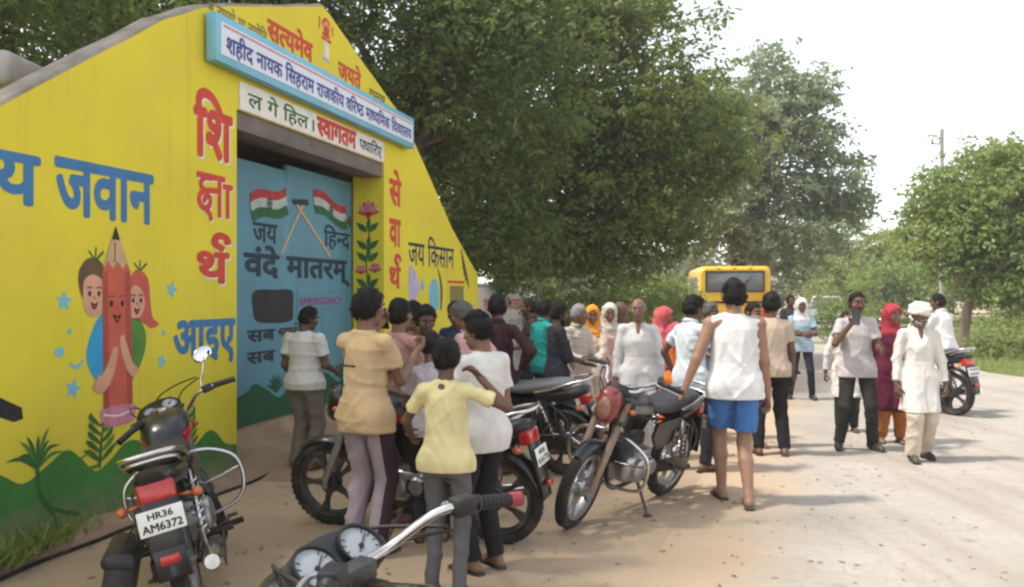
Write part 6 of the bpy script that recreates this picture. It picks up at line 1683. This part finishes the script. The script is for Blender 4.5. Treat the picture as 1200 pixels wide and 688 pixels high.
    # chassis
    b = MB(); b.curve([(0, .43, .84), (0, .40, .6), (0, .34, .30), (0, .2, .2), (0, -.08, .22)], .018, 10, 5); b.curve([(0, .43, .86), (0, .1, .73), (0, -.1, .70)], .02, 10, 5)
    for s in (-1, 1): b.curve([(0, .05, .72), (s * .08, -.2, .70), (s * .085, -.6, .72)], .012, 8, 5); b.tube([(s * .08, -.2, .70), (s * .09, -.08, .30)], .012, 8)
    b.build('frame', M['black_paint'], root, 180)
    b = MB()
    for s in (-1, 1): b.tube([(s * .08, -.06, .34), (s * .08, -.62, .30)], [.02, .016], 8)
    b.build('swing_arm', M['black_paint'], root, 180)
    for s in (-1, 1):
        b = MB(); p0, p1 = Vector((s * .118, -.55, .33)), Vector((s * .118, -.40, .70)); b.tube([p0, p1], .013, 8)
        hx_ = []
        for i in range(66):
            a = i * .72; c = p0.lerp(p1, .18 + .74 * i / 65); hx_.append(c + Vector((math.cos(a) * .027, math.sin(a) * .027, 0)))
        b.tube(hx_, .0058, 6); b.build('shock_absorber', ch, root, 180)
    b = MB(); b.box((0, .06, .36), (.20, .36, .2), bev=.05, seg=3); b.box((0, -.02, .45), (.17, .18, .08), bev=.02)
    for s in (-1, 1): b.lathe([(0, .145), (.06, .145), (.085, .13), (.09, .09), (.09, .0)], Matrix.Translation((0, .1, .355)) @ Matrix.Rotation(R(90 * s), 4, 'Y'), 24); b.lathe([(0, .135), (.05, .135), (.065, .12), (.07, .0)], Matrix.Translation((0, -.06, .36)) @ Matrix.Rotation(R(90 * s), 4, 'Y'), 20)
    en = b.build('engine', M['alloy'], root, 40)
    b = MB(); Tc = Matrix.Translation((0, .20, .42)) @ Matrix.Rotation(R(-28), 4, 'X'); b.T = Tc
    for i in range(9): b.box((0, 0, .02 + .021 * i), (.17 - .004 * abs(i - 4), .16, .009), bev=.003, seg=1)
    b.box((0, 0, .1), (.11, .11, .22), bev=.01); b.build('cylinder_fin', M['dark_alloy'], en)
    b = MB(); b.box((0, .02, .56), (.08, .12, .10), bev=.02); b.build('carburettor', M['dark_alloy'], en)
    b = MB(); b.curve([(.04, .30, .50), (.07, .38, .44), (.09, .37, .30), (.11, .24, .20), (.125, -.05, .21), (.14, -.25, .25)], .021, 10, 6); b.tube([(.14, -.22, .245), (.145, -.28, .26), (.155, -.80, .33), (.156, -.86, .34)], [.024, .043, .048, .034], 16)
    ex = b.build('exhaust', ch, root, 50)
    b = MB(); b.box((.198, -.52, .30), (.008, .34, .06), Matrix.Rotation(R(7), 4, 'X'), bev=.004); b.build('heat_shield', M['dark_alloy'], ex)
    if guard:
        for s in (-1, 1):
            b = MB(); b.curve([(s * .03, .41, .66), (s * .18, .42, .64), (s * .31, .40, .56), (s * .33, .385, .42), (s * .27, .37, .31), (s * .1, .36, .27), (s * .03, .35, .27)], .0125, 10, 6); b.curve([(s * .32, .39, .5), (s * .2, .39, .47), (s * .04, .38, .45)], .008, 8, 5); b.build('crash_guard', ch, root, 180)
    for s in (-1, 1):
        b = MB(); b.tube([(s * .10, .0, .27), (s * .17, .0, .27)], .011, 8); b.tube([(s * .17, .0, .272), (s * .29, .0, .275)], .017, 10); b.build('footpeg', M['rubber'], root)
        b = MB(); b.tube([(s * .09, -.34, .33), (s * .16, -.34, .335)], .010, 8); b.tube([(s * .16, -.34, .336), (s * .25, -.34, .34)], .015, 10); b.build('rear_footpeg', M['rubber'], root)
    b = MB(); b.tube([(-.13, -.06, .43), (-.13, -.62, .37)], [.05, .045], 10, flat=.5) if False else None
    b.loft([[Vector((-.115 + dx, y_, z_ + dz)) for dx, dz in ((-.018, -.045), (.012, -.045), (.012, .045), (-.018, .045))] for y_, z_ in ((.0, .36), (-.3, .34), (-.64, .31))]); b.build('chain_cover', M['black_paint'], root)
    b = MB(); ang = math.tan(R(abs(lean)))
    b.tube([(-.09, .04, .25), (-.13, .05, .20), (-.255, .10, max(.005, .255 * ang) + .008)], [.013, .012, .011], 8); b.box((-.26, .10, .255 * ang + .008), (.05, .06, .008), Matrix.Rotation(R(lean), 4, 'Y')); b.build('side_stand', M['steel_dark'], root)
    b = MB(); b.curve([(.11, .12, .24), (.16, .2, .23), (.21, .22, .26)], .009, 8, 4); b.box((.225, .22, .265), (.06, .025, .02), bev=.005); b.build('brake_pedal', M['steel_dark'], root)
    b = MB(); b.curve([(-.145, -.28, .62), (-.15, -.30, .42), (-.15, -.62, .42), (-.148, -.66, .55), (-.145, -.52, .68)], .007, 8, 5, closed=False)
    for y_ in (-.36, -.43, -.50, -.57): b.tube([(-.15, y_, .42), (-.147, y_ + .01, .64)], .005, 6)
    b.build('saree_guard', M['steel_dark'], root, 180)
    return root

motorcycle('black motorcycle with its tail and white number plate towards us beside the pencil mural', (-1.71, 4.72), 18, lean=-14, steer=30, bar=-.10, dial=-.03, paint='black_paint', plate=('HR36', 'AM6372'), mirrors=(0, 1), cluster=1.0)
# a black bag slung on the near side of the first machine
TB = Matrix.Translation((-1.71, 4.72, 0)) @ Matrix.Rotation(R(18), 4, 'Z') @ Matrix.Rotation(R(-14), 4, 'Y')
b = MB(); b.loft([sect(y_, w_, h_, z_, 24, 7.0) for y_, w_, h_, z_ in ((-.80, .045, .15, .37), (-.79, .06, .17, .37), (-.60, .07, .175, .37), (-.42, .065, .17, .37), (-.41, .05, .15, .37))]); b.box((-.005, -.6, .50), (.15, .42, .07), bev=.03, seg=3)
o = b.build('bag', M['seat_vinyl']); o.matrix_world = TB @ Matrix.Translation((-.40, -.08, 0)) @ Matrix.Rotation(R(22), 4, 'Y')
st_ = MB(); st_.curve([(-.0, -.55, .55), (.04, -.55, .66), (.12, -.55, .72)], .012, 6, 5, flat=.4); st_.curve([(-.0, -.68, .55), (.04, -.68, .66), (.12, -.68, .74)], .012, 6, 5, flat=.4); st_.build('strap', M['seat_vinyl'], o)
tag(o, 'black bag slung on the left side of the motorcycle by the pencil mural', 'bag')
motorcycle('black motorcycle cut off by the lower picture edge, showing its dials and right grip', (.045, 1.79), 62, lean=-6, steer=-2, paint='black_paint', cluster=1.25, dial=.03, bar=.035, mirrors=(0, 0), grip_end='grip_red', guard=False)
motorcycle('black motorcycle with a red tail lamp standing behind the boys at the near huddle', (-.62, 5.68), 69, lean=-5, steer=6, paint='black_paint', dark=True, plate=('HR36', 'K4175'), mirrors=(0, 0), guard=False)
motorcycle('dusty motorcycle with a grey seat parked between the two nearest bikes in the middle', (-.06, 7.75), 68, lean=-9, steer=12, paint='black_paint', mirrors=(0, 0), dark=True, seat='seat_grey')
motorcycle('black motorcycle with a red headlight cowl and copper fork covers facing us in the middle', (.83, 6.36), 141, lean=-13, steer=9, paint='black_paint', cowl='red_paint', fork='copper_paint', cluster=.64, mirrors=(0, 0), seat='seat_vinyl')
motorcycle('black motorcycle under a seated man at the right of the road', (5.55, 11.72), 25, lean=-2, steer=4, paint='black_paint', mirrors=(1, 1), dark=True)
# ------------------------------------------------------------------ school minibus, rear towards us
mm('bus_yellow', (0.62, 0.36, 0.012), rough=0.35, coat=0.3, var=0.08, vs_=2, dirt=(0.4, 0.28, 0.1), dirt_amt=0.3, dirt_s=2)
mm('bus_glass', (0.10, 0.11, 0.115), rough=0.12, coat=0.5, var=0.15, vs_=1.5)
BU = empty('minibus', (7.1, 27.2, 0), (0, 0, R(-8)))
tag(BU, 'yellow school minibus seen from behind, parked at the far end of the crowd', 'minibus')
def bring(y, w_, z0, z1, rd=.16, n=6):
    out = []
    for (cx_, cz, a0) in ((w_ - rd, z1 - rd, 0), (-w_ + rd, z1 - rd, 90), (-w_ + .05, z0 + .05, 180), (w_ - .05, z0 + .05, 270)):
        r_ = rd if cz > z0 + .2 else .05
        for i in range(n + 1):
            a = R(a0 + 90 * i / n); out.append(Vector((cx_ + r_ * math.cos(a), y, cz + r_ * math.sin(a))))
    return out
b = MB(); b.loft([bring(-.02, 1.06, .52, 2.38, .2), bring(.04, 1.12, .45, 2.44, .2), bring(.2, 1.14, .42, 2.48, .18), bring(4.6, 1.14, .42, 2.48, .18), bring(5.4, 1.08, .45, 1.5, .2), bring(5.7, 1.0, .5, 1.3, .2)]); b.build('body', M['bus_yellow'], BU, 35)
b = MB(); b.box((0, -.022, 1.98), (1.72, .03, .58), bev=.012, seg=3); wn = b.build('rear_window', M['bus_glass'], BU)
b = MB()
for a in ((0, -.03, 2.295, 1.84, .05), (0, -.03, 1.665, 1.84, .05)): b.box(a[:3], (a[3], .03, a[4]), bev=.008)
for s in (-1, 1): b.box((s * .895, -.03, 1.98), (.05, .03, .58), bev=.008)
b.build('window_frame', M['rubber'], wn)
for s in (-1, 1):
    for j in range(4):
        b = MB(); b.box((s * 1.142, .75 + .95 * j, 1.85), (.012, .85, .62), bev=.005); b.build('side_window', M['bus_glass'], BU)
    b = MB(); b.box((s * .93, -.02, 1.05), (.16, .05, .34), bev=.015); b.build('tail_lamp', M['red_lens'], BU)
    b = MB(); b.box((s * .93, -.025, .80), (.15, .05, .12), bev=.012); b.build('indicator', M['orange_lens'], BU)
    for yy in (1.1, 4.4):
        b = MB(); b.lathe([(.22, -.1), (.36, -.11), (.385, -.08), (.385, .08), (.36, .11), (.22, .1)], Matrix.Translation((s * .98, yy, .385)) @ X90, 28, closed=True); wh = b.build('wheel', M['rubber'], BU)
        b = MB(); b.lathe([(0, -.07), (.22, -.08), (.22, .08), (0, .07)], Matrix.Translation((s * .98, yy, .385)) @ X90, 20); b.build('rim', M['alloy'], wh)
b = MB(); b.box((0, -.08, .5), (2.1, .12, .17), bev=.03, seg=3); b.build('bumper', M['black_plastic'], BU)
b = MB(); b.box((0, -.03, 1.32), (2.0, .012, .07)); b.build('stripe', M['ink_black'], BU)
b = MB(); b.box((0, -.04, .85), (.5, .012, .13), bev=.003); b.build('number_plate', M['plate_white'], BU)

for x in (-.5, 0, .5):
    b = MB(); b.box((x, .0, 2.395), (.12, .05, .035), bev=.01); b.build('marker_lamp', M['red_lens'], BU)
b = MB(); b.tube([(.15, -.05, 1.72), (.42, -.055, 2.05)], .012, 6); b.tube([(.30, -.052, 1.86), (.55, -.055, 2.18)], .009, 6); b.build('wiper', M['black_plastic'], BU)
b = MB(); b.box((-1.36, 5.2, 1.95), (.10, .06, .3), bev=.02); b.tube([(-1.1, 5.1, 2.1), (-1.34, 5.18, 2.06)], .015, 6); b.build('mirror', M['black_plastic'], BU)
b = MB(); b.box((.25, -.035, 1.35), (.14, .03, .03), bev=.006); b.build('handle', M['black_plastic'], BU)
# ------------------------------------------------------------------ white car coming along the road
mm('car_white', (0.58, 0.57, 0.56), rough=0.3, coat=0.4, var=0.06, vs_=2, dirt=(.4, .34, .27), dirt_amt=.35, dirt_s=2)
CA = empty('car', (14.0, 38.0, 0), (0, 0, R(182 - 20)))
tag(CA, 'white car coming towards us far down the road', 'car')
def cring(y, w_, z0, z1, wt): return [Vector(p) for p in ((-w_, y, z0), (w_, y, z0), (w_ * 1.02, y, z0 + (z1 - z0) * .5), (wt, y, z1), (wt * .5, y, z1 + .015), (-wt * .5, y, z1 + .015), (-wt, y, z1), (-w_ * 1.02, y, z0 + (z1 - z0) * .5))]
b = MB(); b.loft([cring(1.86, .60, .34, .60, .52), cring(1.80, .74, .27, .70, .66), cring(1.5, .79, .24, .80, .72), cring(.85, .80, .22, .92, .74), cring(-.9, .80, .22, .95, .75), cring(-1.6, .78, .25, .93, .72), cring(-1.78, .70, .35, .85, .62)]); b.build('body', M['car_white'], CA, 40)
b = MB(); b.loft([cring(.86, .70, .91, .94, .66), cring(.25, .69, .92, 1.40, .56), cring(-.2, .69, .92, 1.47, .56), cring(-1.0, .69, .93, 1.44, .55), cring(-1.62, .66, .93, .98, .6)]); mm('car_glass', (0.09, 0.1, 0.11), rough=0.08, coat=1.0, var=0.2, vs_=1.5); cb = b.build('cabin', M['car_glass'], CA, 40)
b = MB(); b.loft([cring(.27, .56, 1.405, 1.425, .54), cring(-.2, .57, 1.472, 1.49, .55), cring(-1.05, .56, 1.44, 1.46, .54)]); b.build('roof', M['car_white'], cb, 40)
for s in (-1, 1):
    b = MB(); b.box((s * .60, 1.80, .62), (.24, .10, .13), Matrix.Rotation(R(-s * 18), 4, 'Z'), bev=.03, seg=3); b.build('headlight', M['clear_lens'], CA)
    b = MB(); b.ellipsoid((s * .86, .62, .98), (.09, .05, .06), 12, 8); b.build('wing_mirror', M['car_white'], CA, 180)
    b = MB(); b.tube([(s * .70, .84, .93), (s * .57, .27, 1.41)], .035, 6); b.build('pillar', M['car_white'], cb)
    for yy in (1.15, -1.2):
        b = MB(); b.lathe([(.19, -.08), (.28, -.085), (.30, -.06), (.30, .06), (.28, .085), (.19, .08)], Matrix.Translation((s * .72, yy, .30)) @ X90, 24, closed=True); wh = b.build('wheel', M['rubber'], CA)
        b = MB(); b.lathe([(0, -.07), (.19, -.07), (.19, .07), (0, .07)], Matrix.Translation((s * .72, yy, .30)) @ X90, 16); b.build('rim', M['alloy'], wh)
b = MB(); b.box((0, 1.865, .55), (.7, .02, .12), bev=.006); b.build('grille', M['black_plastic'], CA)
b = MB(); b.box((0, 1.86, .36), (1.3, .03, .10), bev=.01); b.build('bumper_vent', M['black_plastic'], CA)
b = MB(); b.box((0, 1.885, .44), (.45, .01, .10)); b.build('number_plate', M['plate_white'], CA)
# ------------------------------------------------------------------ the pale air
hz = bpy.data.materials.new('haze'); hz.use_nodes = True
t = hz.node_tree
for n in list(t.nodes):
    if n.type == 'BSDF_PRINCIPLED': t.nodes.remove(n)
pv = t.nodes.new('ShaderNodeVolumePrincipled')
pv.inputs['Color'].default_value = (0.95, 0.96, 0.97, 1)
pv.inputs['Density'].default_value = 0.0011
pv.inputs['Anisotropy'].default_value = 0.2
t.links.new(pv.outputs[0], t.nodes['Material Output'].inputs['Volume'])
b = MB(); b.box((0, 220, 6.5), (720, 590, 15.0))
tag(b.build('haze', hz), kind='stuff')
SC.cycles.volume_bounces = 1
